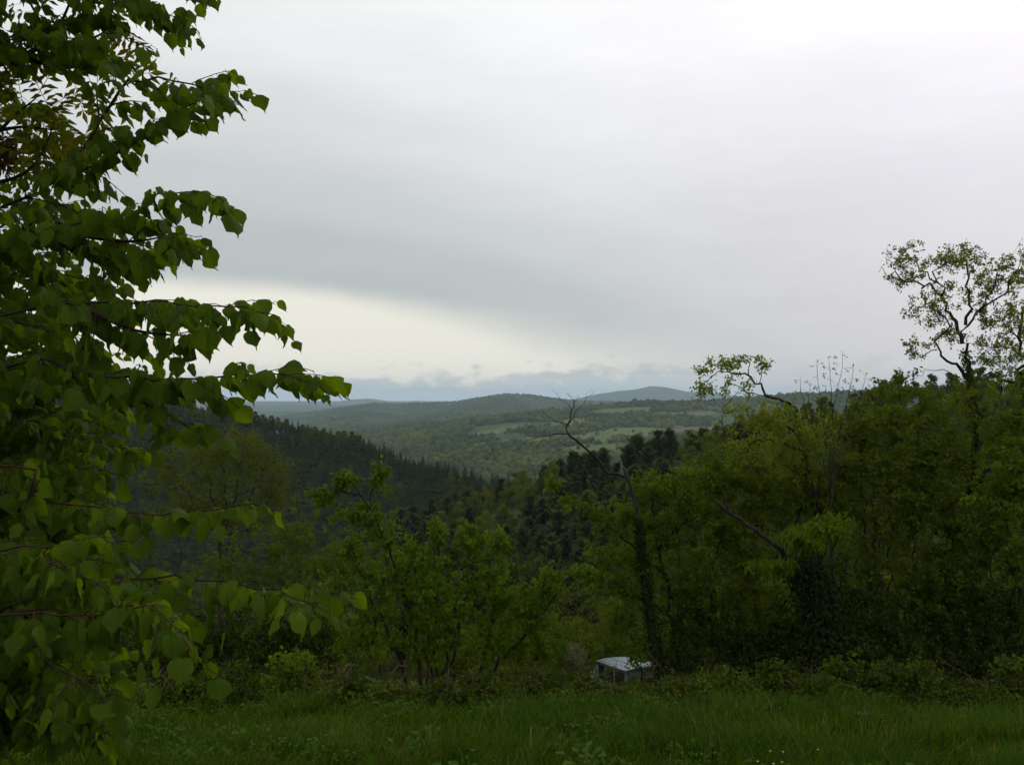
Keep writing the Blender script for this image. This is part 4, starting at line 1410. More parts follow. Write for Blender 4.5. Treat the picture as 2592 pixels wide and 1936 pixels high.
# brambles along the lower edge of the grass
BR = [(60, 18.1, 0), (230, 18.3, 1), (420, 17.7, 0), (590, 17.9, 0), (880, 17.7, 1), (1000, 18.1, 1), (1130, 18.1, 1), (1250, 18.3, 0), (1370, 18.5, 0), (1490, 18.3, 0), (1610, 19.1, 0), (1740, 18.9, 0), (1860, 18.9, 0), (1980, 19.1, 0), (2100, 18.9, 0),
      (2330, 19.1, 0), (2470, 18.9, 0), (2590, 18.9, 0)]
WHERE = ['at the far left under the hanging leaves', 'second from the far left under the hanging leaves', 'below the leftmost hanging leaf tips', 'left of the bright yellow-green sapling', 'browned with dead stems right of the yellow-green sapling',
         'browned with dead stems left of the fanned bush', 'browned with dead stems at the foot of the fanned bush', 'at the right foot of the fanned bush', 'before the blossoming shrub', 'directly in front of the van', 'before the ivy-clad dead trunk',
         'below the leafy tree', 'below the shaded tangle', 'left of the ivy mound', 'under the ivy mound', 'right of the broad-leaved seedling', 'under the deeply shaded shrub', 'at the right border']
rb = np.random.default_rng(77)
for i, (px, dep, brown) in enumerate(BR):
    dep = dep - .5 + rb.normal() * .55
    b = foot(px, dep)
    c = proj(b)[0]
    wpx = 78
    low = 6 if 8 <= i <= 10 else 0
    hi_ = rb.random() ** 1.5 * 70 - 14 if not low else 0
    T = [(px, c[1] - 36 - rb.random() * 20 + low - hi_ * .4, wpx, 34 + 12 * rb.random() - low * .4 + hi_ * .4, dep, 70, .9), (px + 30 * rb.normal(), c[1] - 62 - rb.random() * 20 + low * 1.6 - hi_, wpx * .5, 24, dep + .3, 22, .5), (px, c[1] - 15, wpx * 1.1, 24, dep - .5, 40, .8)]
    st = []
    for k in range(7):
        a = rb.normal() * .9
        p1 = b + np.array([a * .4, rb.normal() * .3, .6 + .4 * rb.random()])
        p2 = b + np.array([a, rb.normal() * .5, .5 + .4 * rb.random()])
        p3 = b + np.array([a * 1.6, rb.normal() * .7, .05])
        st.append((np.vstack([b + [a * .05, 0, 0], p1, p2, p3]), .007, .003))
    plant('bramble_bush', 'low arching bramble bush ' + WHERE[i], 'bush', b, st, T, L_bramble, .085, 17 if brown else 20, 400 + i, group='brambles along the grass edge', droop=.3, wiggle=.8, trunk='canes',
          barkmat=M_cane if brown else M_twig, template=BROAD_V)

# ------------------------------------------------------------------ parked van
def van():
    ang, pitch = R(13), R(10.5)
    Lg, W, H = 4.3, 1.72, 1.95
    corner = pt(1581, 1694, 31.0)
    f = np.array([-math.sin(ang) * math.cos(pitch), math.cos(ang) * math.cos(pitch), -math.sin(pitch)])   # towards the front
    rgt = np.array([math.cos(ang), math.sin(ang), 0])
    up = np.cross(rgt, f)
    hr = 1.90
    base = corner - up * hr + rgt * W / 2 * 1.0
    base = base + np.array([0, 0, .12])
    root = thing('parked_van', 'pale blue-grey old van seen from behind, mostly hidden by the bushes', 'van', base)
    Mx = Matrix(((rgt[0], f[0], up[0]), (rgt[1], f[1], up[1]), (rgt[2], f[2], up[2]))).to_4x4()
    Mx.translation = Vector(base)
    root.matrix_world = Mx
    paint = plain_mat('van_paint', (.16, .20, .22), .5, 0, .25)
    roofp = plain_mat('van_roof_paint', (.17, .205, .225), .6, 0, .2)
    glass = plain_mat('van_glass', (.012, .016, .018), .06, 0, .5)
    rubber = plain_mat('van_rubber', (.02, .02, .02), .8)
    redm = plain_mat('van_tail_lamp', (.35, .02, .015), .25)
    chrome = plain_mat('van_metal', (.30, .30, .30), .35, .8)

    # body shell: cross sections along the length (y), profile (half width, z)
    ys = [0.0, .06, .5, 2.6, 3.5, 3.95, 4.2, 4.3]
    prof = []
    for y in ys:
        nose = max(0.0, (y - 3.3) / 1.0)
        wtop = .80 - .10 * nose - (.03 if y == 0 else 0)
        ztop = 1.72 if y < 3.3 else 1.72 - .75 * nose ** 1.1
        w = .86 - (.05 if y in (0.0, 4.3) else 0)
        prof.append([(w * .95, .32), (w, .55), (w, 1.05), (w * .985, min(1.12, ztop - .02)), (wtop, ztop)])
    V, Q = [], []
    k = len(prof[0]) * 2
    for y, pr in zip(ys, prof):
        for (w, z) in pr:
            V.append([w, y, z])
        for (w, z) in pr[::-1]:
            V.append([-w, y, z])
    n = len(ys)
    for i in range(n - 1):
        for j in range(k):
            Q.append([i * k + j, i * k + (j + 1) % k, (i + 1) * k + (j + 1) % k, (i + 1) * k + j])
    g = Geo()
    g.quads(V, Q)
    for i, rev in ((0, 1), (n - 1, 0)):
        for j in range(len(prof[0]) - 1):
            g.quads([V[i * k + j], V[i * k + j + 1], V[i * k + k - 2 - j], V[i * k + k - 1 - j]], [[0, 1, 2, 3]])
    body = link('body', g.mesh('body', paint, False), root)
    # roof: crowned panel with overhanging gutter lip
    g = Geo()
    nx, ny = 12, 12
    V = []
    for i in range(ny + 1):
        y = -.03 + 3.45 * i / ny
        for j in range(nx + 1):
            u = j / nx * 2 - 1
            e = min(1.0, (i / ny) * 8, (1 - i / ny) * 5)
            V.append([u * .845, y, 1.735 + .155 * (1 - abs(u) ** 2.6) * (.55 + .45 * max(0, e))])
    Q = [[i * (nx + 1) + j, i * (nx + 1) + j + 1, (i + 1) * (nx + 1) + j + 1, (i + 1) * (nx + 1) + j] for i in range(ny) for j in range(nx)]
    g.quads(V, Q)
    roof = link('roof', g.mesh('roof', roofp, True), root)
    g = Geo()
    loop = [[-.86, -.045, 1.73], [-.86, 3.45, 1.73], [.86, 3.45, 1.73], [.86, -.045, 1.73]]
    for a, b in zip(loop, loop[1:] + loop[:1]):
        g.tube([a, b], [.016, .016], 6)
    link('gutter', g.mesh('gutter', rubber), roof)
    g = Geo()
    for x in (-.42, .42):
        g.tube([[x, .1, 1.872], [x, 1.7, 1.883], [x, 3.2, 1.872]], [.005, .006, .005], 5)
    link('seam', g.mesh('seam', rubber), roof)

    def slab(name, P, mat, parent, thick=.02, nrm=(0, 0, 1)):
        P = np.array(P, float)
        q = P + np.array(nrm) * thick
        g = Geo()
        m = len(P)
        g.quads(np.vstack([P, q]), [[0, 1, 2, 3], [4, 5, 6, 7]] + [[a, (a + 1) % 4, 4 + (a + 1) % 4, 4 + a] for a in range(4)])
        return link(name, g.mesh(name, mat, False), parent)

    for sx in (-1, 1):
        for y0, y1 in ((.18, 1.15), (1.24, 2.15), (2.26, 3.05)):
            X0, X1 = .858 * sx, .812 * sx
            w = slab('side_window', [[X0, y0, 1.15], [X0, y1, 1.15], [X1, y1, 1.64], [X1, y0, 1.64]], glass, root, .016, (sx, 0, 0))
        g = Geo()
        for yy in (1.195, 2.205):
            g.tube([[.878 * sx, yy, 1.13], [.832 * sx, yy, 1.68]], [.028, .026], 6)
        link('pillar', g.mesh('pillar', paint), root)
        slab('tail_lamp', [[.66 * sx, -.012, .72], [.80 * sx, -.012, .72], [.80 * sx, -.012, .98], [.66 * sx, -.012, .98]], redm, root, .03, (0, -1, 0))
        slab('headlight', [[.5 * sx, 4.3, .62], [.72 * sx, 4.3, .62], [.72 * sx, 4.3, .82], [.5 * sx, 4.3, .82]], chrome, root, .03, (0, 1, 0))
    hatch = slab('rear_hatch', [[-.72, -.008, .62], [.72, -.008, .62], [.70, .012, 1.70], [-.70, .012, 1.70]], paint, root, .02, (0, -1, 0))
    slab('rear_window', [[-.42, -.034, 1.08], [.42, -.034, 1.08], [.40, -.02, 1.44], [-.40, -.02, 1.44]], glass, hatch, .012, (0, -1, 0))
    slab('windscreen', [[-.70, 4.02, 1.12], [.70, 4.02, 1.12], [.66, 3.44, 1.70], [-.66, 3.44, 1.70]], glass, root, .02, (0, .7, .7))
    slab('bumper', [[-.84, -.02, .40], [.84, -.02, .40], [.84, -.02, .54], [-.84, -.02, .54]], chrome, root, .09, (0, -1, 0))
    slab('front_bumper', [[-.84, 4.3, .40], [.84, 4.3, .40], [.84, 4.3, .54], [-.84, 4.3, .54]], chrome, root, .09, (0, 1, 0))
    for sx in (-1, 1):
        for y in (.75, 3.45):
            w = link('wheel', None, root, (sx * .78, y, .32))
            a = np.linspace(0, 2 * math.pi, 21)[:-1]

            def ringmesh(nm, prof, mat):
                g = Geo()
                V = [[x * sx, math.cos(t) * r, math.sin(t) * r] for (x, r) in prof for t in a]
                m = len(prof)
                Q = [[i * 20 + j, i * 20 + (j + 1) % 20, (i + 1) * 20 + (j + 1) % 20, (i + 1) * 20 + j] for i in range(m - 1) for j in range(20)]
                g.quads(V, Q)
                link(nm, g.mesh(nm, mat), w)
            ringmesh('tyre', [(-.09, .18), (-.09, .29), (-.06, .32), (.06, .32), (.09, .29), (.09, .19)], rubber)
            ringmesh('rim', [(.085, .19), (.05, .17), (.05, .06), (.08, .04), (.08, .001)], chrome)


van()


# ------------------------------------------------------------------ linden on the left
def linden_leaf_geo(seed):
    rng = np.random.default_rng(seed)
    st = [(-.07, .20), (.03, .40), (.18, .52), (.38, .50), (.58, .37), (.76, .19), (.90, .05), (1.08, .0)]
    fold = .18 + .30 * rng.random()
    curl = -.05 + .50 * rng.random()
    skew = rng.normal() * .09
    wide = .80 + .28 * rng.random()
    st = [(t + rng.normal() * .015, w * wide * (1 + rng.normal() * .06)) for t, w in st]
    ruffle = .03 + .05 * rng.random()
    lop = rng.normal() * .10
    V, uv = [], []
    for i, (t, w) in enumerate(st):
        for u in (-1, -.5, 0, .5, 1):
            ww = w * (1 + rng.normal() * .05) * (1 + lop * (1 if u > 0 else -1))
            x = u * ww + skew * math.sin(t * 3)
            tt = t + (.09 if (u == 0 and i == 0) else 0) + (.03 * abs(u) if 1 < i < 6 else 0)
            z = -fold * abs(u) ** 1.4 * w - curl * max(t, 0) ** 2 * .6 + rng.normal() * .012 * abs(u) + ruffle * math.sin(u * 4 + t * 11 + seed) * abs(u)
            V.append([x, tt, z])
            uv.append([u * w / .52, t])
    Q = []
    for i in range(len(st) - 1):
        for j in range(4):
            Q.append([i * 5 + j, i * 5 + j + 1, (i + 1) * 5 + j + 1, (i + 1) * 5 + j])
    return np.array(V), np.array(Q), np.array(uv)


LV = [linden_leaf_geo(s) for s in range(16)]


def linden():
    rng = np.random.default_rng(33)
    tx, ty = -4.3, 3.9
    base = np.array([tx, ty, hz(tx, ty) - .05])
    root = thing('linden_tree', 'linden tree with large heart-shaped leaves reaching in from the left', 'tree', base)
    up = np.array([0, 0, 1.0])
    g = Geo()
    g.tube(smooth_path([base - [0, 0, .2], base + [0, 0, .3], base + [.05, 0, 2], base + [-.05, .1, 4.5], base + [.1, 0, 7.5], base + [.1, .1, 9]], 24), np.interp(np.linspace(0, 1, 24), [0, .03, .3, .8, 1], [.34, .26, .20, .10, .03]), 12)
    link('trunk', g.mesh('trunk', M_bark, origin=base), root)
    # limbs seen in the photograph: pixel paths, depth from first to last
    G = [
        ([(0, 528), (163, 452), (294, 387), (430, 294), (520, 250), (600, 270)], 3.5, 3.0, 1.0),
        ([(163, 452), (260, 300), (330, 205), (470, 213), (560, 238), (606, 280)], 3.4, 3.2, .9),
        ([(0, 600), (109, 569), (180, 566), (327, 545), (409, 490), (545, 492), (622, 560)], 3.2, 2.9, 1.0),
        ([(0, 616), (136, 588), (272, 643), (354, 676), (452, 715)], 3.3, 3.0, .9),
        ([(136, 588), (300, 610), (420, 605), (510, 650)], 3.2, 2.95, .8),
        ([(0, 800), (200, 773), (327, 763), (463, 771), (610, 782), (700, 800), (722, 840)], 3.0, 2.6, 1.0),
        ([(200, 773), (330, 830), (470, 850), (590, 880)], 2.9, 2.7, .8),
        ([(0, 935), (197, 945), (368, 960), (493, 955), (690, 945), (788, 965), (848, 1010)], 2.8, 2.35, 1.0),
        ([(197, 945), (330, 1010), (440, 1060), (530, 1110)], 2.8, 2.6, .8),
        ([(0, 1185), (98, 1257), (276, 1290), (374, 1303), (525, 1292), (640, 1275), (735, 1300)], 2.7, 2.3, .85),
        ([(0, 1440), (200, 1455), (420, 1462), (624, 1476), (755, 1510), (865, 1570)], 2.3, 1.85, 1.0),
        ([(0, 1560), (200, 1565), (368, 1533), (450, 1590), (500, 1670)], 2.1, 1.7, .8),
        ([(0, 1390), (120, 1420), (250, 1480), (330, 1560)], 2.2, 1.9, .9),
        ([(150, -80), (300, -20), (400, 30), (480, 60), (524, 120)], 3.7, 3.5, 1.0),
        ([(250, -120), (420, -60), (520, -20), (570, 30)], 3.9, 3.7, .8),
        ([(0, 100), (120, 60), (260, 40), (360, 60)], 3.9, 3.6, .9),
        ([(0, 1640), (120, 1680), (230, 1730), (290, 1800)], 2.3, 2.0, .9),
        ([(0, 1080), (150, 1100), (300, 1130), (420, 1150)], 3.2, 2.9, .9),
        ([(0, 700), (120, 690), (260, 720), (380, 740)], 3.6, 3.3, .9),
    ]
    guides = []
    for pts, d0, d1, w in G:
        P = line(pts, d0, d1)
        P[-1] = P[-1] - (P[-1] - P[-2]) * (.30 if pts[0][1] > 900 else .55)
        if pts[0][0] <= 0 or pts[0][1] < 0:
            st = np.array([tx, ty, P[0][2] - .55 + rng.normal() * .1])
            P = np.vstack([st, st * .5 + P[0] * .5 + [0, 0, -.12], P])
            lead = 2
        else:
            lead = 0
        guides.append((P, w, lead))
    # further limbs deeper in the crown
    for k in range(36):
        y0 = -80 + 1900 * ((k + rng.random()) / 36) ** .62
        ex = 110 + 230 * rng.random()
        if 1050 < y0 < 1300:
            ex *= .8
        d0 = (3.5 + 1.4 * rng.random()) * (1.0 if y0 < 1150 else .78)
        P = line([(0, y0 + 20), (ex * .5, y0 + 10 * rng.normal()), (ex, y0 + 40 * rng.normal() + 20)], d0, d0 - .3)
        st = np.array([tx, ty, P[0][2] - .6 + rng.normal() * .15])
        guides.append((np.vstack([st, st * .5 + P[0] * .5 + [0, 0, -.1], P]), .8, 2))
    # shaded inner boughs low on the left
    for k in range(30):
        y0 = 860 + 1000 * (k + rng.random()) / 30
        ex = 120 + 220 * rng.random()
        d0 = 3.3 + 1.9 * rng.random() if y0 < 1300 else 2.6 + 1.2 * rng.random()
        P = line([(0, y0), (ex * .5, y0 + 15 * rng.normal()), (ex, y0 + 40 * rng.normal() + 25)], d0, d0 - .2)
        st = np.array([tx, ty, P[0][2] - .6 + rng.normal() * .15])
        guides.append((np.vstack([st, st * .5 + P[0] * .5 + [0, 0, -.1], P]), .8, 2))
    LP, LA, LN, LS = [], [], [], []
    pet = Geo()
    for gi, (P, w, lead) in enumerate(guides):
        L = np.linalg.norm(np.diff(P, axis=0), axis=1).sum()
        n = max(8, int(L / .06))
        S = smooth_path(P, n)
        S[2:-1] += rng.normal(size=(n - 3, 3)) * .004
        f = np.linspace(0, 1, n)
        r = np.interp(f, [0, .5, 1], [.022 * w + .003, .008 * w, .0014] if lead else [.008, .005, .0014])
        gb = Geo()
        gb.tube(S, r, 7)
        T = norm(np.gradient(S, axis=0))
        # side twigs
        twigs = []
        vis0 = .42 if lead else .05
        s = vis0
        sgn = 1
        while s < .985:
            i = int(s * (n - 1))
            t = T[i]
            side = norm(np.cross(t, up)) * sgn
            tl = (.12 + .26 * rng.random()) * (1.15 - .7 * (s - vis0) / (1 - vis0)) * (1.0 if w > .85 else .8)
            d = norm(t * .75 + side * .75 + up * (.06 + rng.normal() * .42))
            m = 7
            q = np.linspace(0, 1, m)[:, None]
            tw = S[i] + d * tl * q + up * (.06 * tl * q - .30 * tl * q ** 2.2) + rng.normal(size=(m, 3)) * .004 * q
            gb.tube(tw, np.linspace(min(r[i] * .6, .0035), .0011, m), 4)
            twigs.append((tw, tl))
            s += (.046 + .032 * rng.random()) / max(L, .3)
            sgn = -sgn
        twigs.append((S[int(n * .78):], L * .2))
        link('branch', gb.mesh('branch', M_twig if w < .95 else M_bark, origin=base), root)
        for tw, tl in twigs:
            k = max(2, int(tl / .027))
            sg = 1 if rng.random() < .5 else -1
            for q in range(k):
                f = (q + .6) / k
                ii = min(len(tw) - 2, int(f * (len(tw) - 1)))
                p = tw[ii] + (tw[ii + 1] - tw[ii]) * (f * (len(tw) - 1) - ii)
                t = norm(tw[ii + 1] - tw[ii])
                side = norm(np.cross(t, up)) * sg
                sg = -sg
                pe = p + .024 * norm(side * .7 + t * .5 + up * rng.normal() * .3) + np.array([0, 0, -.006])
                ax = norm(side * .45 + t * (.55 if q < k - 1 else 1.0) - up * (.70 + .9 * rng.random()) + rng.normal(size=3) * .28)
                nn = norm(up * .6 + side * .6 + rng.normal(size=3) * .55 - np.array([0, .15, 0]))
                LP.append(pe)
                LA.append(ax)
                LN.append(nn)
                LS.append((.030 + .045 * rng.random() ** .8) * (.75 if f > .9 else 1.0) * (1.12 if gi < 16 else 1.0) * (.84 if p[1] < 2.5 else 1.0))
                pet.tube([p, (p + pe) * .5 + [0, 0, .004], pe], [.0010, .0009, .0008], 3)
    link('leaf_stalks', pet.mesh('leaf_stalks', M_twig, origin=base), root)['kind'] = 'stuff'
    LP, LA, LN, LS = map(np.array, (LP, LA, LN, LS))
    # leaves left of the frame are thinned, leaves in view kept
    c = LP + LA * LS[:, None] * .5
    px = proj(c)
    inview = (px[:, 0] > -40) & (px[:, 1] > -40) & (px[:, 1] < 1970)
    show = px[:, 2] * 0
    order = np.argsort(px[:, 2])
    grid = np.zeros((60, 40))
    for i in order:
        if not inview[i]:
            show[i] = -1e9
            continue
        gx, gy = int(px[i, 0] // 50) + 1, int(px[i, 1] // 50) + 1
        size = LS[i] * FPX / px[i, 2]
        show[i] = size * (.35 ** grid[min(gx, 59), min(gy, 39)])
        grid[min(gx, 59), min(gy, 39)] += (size / 50) ** 2 * .5
    pick = set(np.argsort(-show)[:300].tolist())
    meshes = [mesh_np('leaf', V, Q, L_linden, tint=np.full(len(V), (i * .37) % 1), uv=uv, smooth=True) for i, (V, Q, uv) in enumerate(LV)]
    A = norm(LA)
    Sx = norm(np.cross(A, LN))
    U = np.cross(Sx, A)
    WD = .75 + .35 * rng.random(len(LP))
    VV, QQ, UV, TT, nn = [], [], [], [], 0
    for i in range(len(LP)):
        v = rng.integers(len(LV))
        if i in pick:
            o = link('leaf', meshes[v], root)
            M = np.eye(4)
            M[:3, 0], M[:3, 1], M[:3, 2] = Sx[i] * LS[i] * WD[i], A[i] * LS[i], U[i] * LS[i]
            M[:3, 3] = LP[i] - base
            o.matrix_basis = Matrix(M.tolist())
        else:
            V, Q, uv = LV[v]
            VV.append(LP[i] + LS[i] * (V[:, :1] * Sx[i] * WD[i] + V[:, 1:2] * A[i] + V[:, 2:] * U[i]) - base)
            QQ.append(Q + nn)
            UV.append(uv)
            TT.append(np.full(len(V), rng.random()))
            nn += len(V)
    o = link('foliage', mesh_np('foliage', np.concatenate(VV), np.concatenate(QQ), L_linden, tint=np.concatenate(TT), uv=np.concatenate(UV), smooth=True), root)
    o['kind'] = 'stuff'
    # the rest of the crown, above and left of the picture
    n = 9000
    c0 = np.array([tx + .6, ty - .9, base[2] + 6.4])
    dd = norm(rng.normal(size=(n, 3))) * rng.random(n)[:, None] ** .45 * np.array([3.4, 3.4, 3.0])
    P = c0 + dd
    q = proj(P)
    k = ~((q[:, 0] > -160) & (q[:, 0] < 2750) & (q[:, 1] > -160) & (q[:, 1] < 2100) & (P[:, 1] > .1)) & (np.hypot(P[:, 0], P[:, 1]) > 1.0)
    P = P[k]
    n = len(P)
    A_ = norm(rng.normal(size=(n, 3)) * .5 + [0, 0, -.9])
    V, F = leaves_np(P - base, A_, rng.normal(size=(n, 3)) * .6 + [0, 0, .7], .08 + .05 * rng.random(n), BROAD_V)
    o = link('upper_crown', mesh_np('upper_crown', V, F, L_linden, tint=np.repeat(rng.random(n), 5), uv=np.tile(np.array([[0, 0], [-.6, .42], [.6, .42], [0, .48], [0, 1.0]]), (n, 1))), root)
    o['kind'] = 'stuff'
    g = Geo()
    top = base + [0, 0, 4.2]
    for i in range(26):
        e = P[rng.integers(n)]
        s0 = base + [0, 0, 3.2 + 4.5 * rng.random()]
        g.tube([s0, s0 * .5 + e * .5 + [0, 0, .15], e], [.035, .02, .005], 5)
    link('upper_limbs', g.mesh('upper_limbs', M_bark, origin=base), root)
    print("LINDEN", len(LP), int(inview.sum()))


linden()


# ------------------------------------------------------------------ ash twigs with pinnate leaves and dry seed bunches, top left
def ash():
    rng = np.random.default_rng(61)
    base = np.array([-5.6, 6.0, hz(-5.6, 6.0) - .05])
    root = thing('ash_tree', 'ash tree at top left with yellowish feathered leaves and brown seed bunches', 'tree', base)
    D = 3.9
    A1 = line([(-250, 330), (-80, 210), (0, 163), (60, 140), (130, 108)], 4.4, D)
    g = Geo()
    stem = smooth_path([base - [0, 0, .2], base + [.05, 0, 2.5], base + [.3, -.3, 4.5], base + [.4, -.5, 7.0]], 20)
    g.tube(stem, np.linspace(.17, .03, 20), 9)
    st = np.array([stem[11][0], stem[11][1], stem[11][2]])
    link('trunk', g.mesh('trunk', M_bark, origin=base), root)
    ends = []
    g = Geo()
    g.tube(smooth_path(np.vstack([st, st * .5 + A1[0] * .5, A1]), 30), np.linspace(.035, .009, 30), 7)
    paths = [line([(130, 108), (150, 70), (180, 0), (195, -40)], D), line([(130, 108), (105, 60), (75, 5), (60, -40)], D), line([(60, 140), (100, 160), (160, 172), (220, 172), (280, 195)], D),
             line([(130, 108), (200, 106), (250, 90), (290, 60)], D), line([(0, 330), (40, 290), (90, 250)], D + .1), line([(0, 330), (60, 322), (140, 330)], D + .1), line([(-60, 380), (0, 330)], D + .2),
             line([(-40, 470), (60, 440), (110, 380), (140, 300)], D + .1)]
    for P in paths:
        g.tube(smooth_path(P, 12), np.linspace(.009, .003, 12), 5)
        ends.append(P[-1])
    link('branch', g.mesh('branch', M_bark, origin=base), root)

    def pinnate(seed):
        r = np.random.default_rng(seed)
        V, T, tint, n = [], [], [], 0
        L = 1.0
        k = 5
        tmpl = NARROW_V * np.array([.85, 1, 1])
        for q in range(k):
            t = .28 + .66 * q / (k - 1)
            for s in (-1, 1):
                ln = .34 * (1 - .25 * abs(t - .6)) * (.85 + .3 * r.random())
                p = np.array([0, t * L, -.22 * t * t])
                a = norm(np.array([s * .80, .45, -.42 + r.normal() * .15]))
                v, f = leaves_np(p[None], a[None], np.array([[r.normal() * .2, .2, 1]]), np.array([ln]), tmpl)
                V.append(v)
                T.append(f + n)
                n += len(v)
                tint += [r.random()] * len(v)
        v, f = leaves_np(np.array([[0, L * .95, -.2]]), np.array([[0, 1, -.5]]), np.array([[0, .2, 1]]), np.array([.36]), tmpl)
        V.append(v)
        T.append(f + n)
        n += len(v)
        tint += [r.random()] * len(v)
        rr = np.array([[x, t * L, -.22 * t * t + z] for t in (0, .33, .66, 1) for x, z in ((-.006, 0), (.006, 0))])
        V.append(rr)
        T.append(np.array([[a, a + 1, a + 2] for a in (0, 2, 4)] + [[a + 1, a + 3, a + 2] for a in (0, 2, 4)]) + n)
        tint += [.2] * 8
        return mesh_np('leaf', np.vstack(V), np.vstack(T), L_ash, tint=np.array(tint))
    models = [pinnate(s) for s in range(5)]
    spots = []
    for P in paths:
        S = smooth_path(P, 14)
        for q in (7, 9, 11, 13):
            for s in (-1, 1):
                spots.append((S[q], norm(S[q] - S[q - 2]), s))
    for p, t, s in spots:
        side = norm(np.cross(t, [0, 1, 0])) * s
        ax = norm(t * .6 + side * .8 + np.array([0, -.25, -.45]) + rng.normal(size=3) * .3)
        nn = norm(np.array([0, -.6, .7]) + rng.normal(size=3) * .4)
        sx = norm(np.cross(ax, nn))
        u = np.cross(sx, ax)
        sz = .17 + .09 * rng.random()
        M = np.eye(4)
        M[:3, 0], M[:3, 1], M[:3, 2], M[:3, 3] = sx * sz, ax * sz, u * sz, p - base
        o = link('leaf', models[rng.integers(5)], root)
        o.matrix_basis = Matrix(M.tolist())
    for (px, py, rx, ry) in [(85, 105, 70, 50), (220, 120, 55, 26), (140, 150, 40, 22), (10, 380, 24, 60)]:
        n = 240
        P = blob_targets(rng, [(px, py, rx, ry, D + .1, n, .07)], .5)
        V, F = leaves_np(P, rng.normal(size=(n, 3)) * .6 + [0, 0, -.5], rng.normal(size=(n, 3)), .035 + .012 * rng.random(n), NARROW_V * np.array([.7, 1, 1]))
        o = link('seed_bunch', mesh_np('seed_bunch', V - base, F, L_key, tint=np.repeat(rng.random(n), 5)), root)
        o['kind'] = 'stuff'


ash()


# ------------------------------------------------------------------ grass
def grass():
    rng = np.random.default_rng(71)
    n = 190000
    y = 6.5 + 12.0 * rng.random(n) ** .80
    x = (rng.random(n) * 2 - 1) * (.66 * y + 2.0)
    dens = .62 + .9 * vnoise(x / 1.1, y / 1.1, 61) + .6 * vnoise(x / .4, y / .4, 62)
    keep = rng.random(n) < dens
    x, y = x[keep], y[keep]
    n = len(x)
    tall = .42 + .9 * vnoise(x / 1.6, y / 1.6, 63) + 1.1 * vnoise(x / .45, y / .45, 64) 
    L = np.clip(.10 + .36 * tall + .30 * rng.random(n) ** 2.5, .05, .80)
    lean = vnoise(x / 1.3, y / 1.3, 65) * 5
    a = lean + rng.normal(size=n) * 1.1
    d = np.stack([np.cos(a), np.sin(a), np.zeros(n)], 1)
    bend = np.clip(.25 + .35 * rng.random(n) + .25 * (rng.random(n) < .2), .05, 1.0)
    w = (.005 + .006 * rng.random(n)) * np.clip(y / 11, .8, 1.6)
    s = np.stack([-d[:, 1], d[:, 0], np.zeros(n)], 1)
    B = np.stack([x, y, h(x, y) - .02], 1)
    up = np.array([0, 0, 1.0])
    ts = [0, .4, .75, 1.0]
    V = np.zeros((n, 7, 3))
    for k, t in enumerate(ts):
        c = B + up * (L * (t - .42 * bend * t ** 2.5))[:, None] + d * (L * bend * t ** 2)[:, None]
        if k < 3:
            ww = (w * (1, .8, .5)[k])[:, None]
            V[:, 2 * k], V[:, 2 * k + 1] = c - s * ww, c + s * ww
        else:
            V[:, 6] = c
    F = np.array([[0, 1, 3], [0, 3, 2], [2, 3, 5], [2, 5, 4], [4, 5, 6]])
    F = (np.arange(n)[:, None, None] * 7 + F[None]).reshape(-1, 3)
    tn = np.clip(.36 + .7 * vnoise(x / 2.2, y / 2.2, 66) + .5 * vnoise(x / .35, y / .35, 67) + .30 * rng.normal(size=n), 0, 1)
    straw = (rng.random(n) < .05 + .25 * np.clip(vnoise(x / .8, y / .8, 68) - .1, 0, 1)).astype(int)
    link('grass', mesh_np('grass', V.reshape(-1, 3), F, [L_grass, L_straw], tint=np.repeat(tn, 7), mi=np.repeat(straw, 5)), kind='stuff', label='long wet uncut grass on the slope before the bushes', category='grass')


grass()


def ground_cover():
    """small broad leaves of herbs growing through the grass in patches"""
    rng = np.random.default_rng(73)
    n = 60000
    y = 6.5 + 14.0 * rng.random(n) ** .8
    x = (rng.random(n) * 2 - 1) * (.66 * y + 2.0)
    m = vnoise(x / 1.2, y / 1.2, 81) + .5 * vnoise(x / .35, y / .35, 82) + .35 * np.clip((y - 16.5) / 2, 0, 1)
    k = m > .16
    x, y, m = x[k], y[k], m[k]
    n = len(x)
    P = np.stack([x, y, h(x, y) + (.08 + .42 * rng.random(n)) * np.clip(m * 2, .3, 1.0)], 1)
    a = rng.random(n) * 6.283
    A = np.stack([np.cos(a), np.sin(a), rng.normal(size=n) * .5 - .1], 1)
    V, F = leaves_np(P, A, np.array([0, 0, 1.0]) + .5 * rng.normal(size=(n, 3)), .04 + .07 * rng.random(n) ** 2, BROAD_V)
    g = Geo()
    link('ground_cover', mesh_np('ground_cover', V, F, L_weed, tint=np.repeat(np.clip(.5 + vnoise(x, y, 83) + .2 * rng.normal(size=n), 0, 1), 5)), kind='stuff', label='patches of leafy herbs growing through the long grass', category='herbs')


ground_cover()


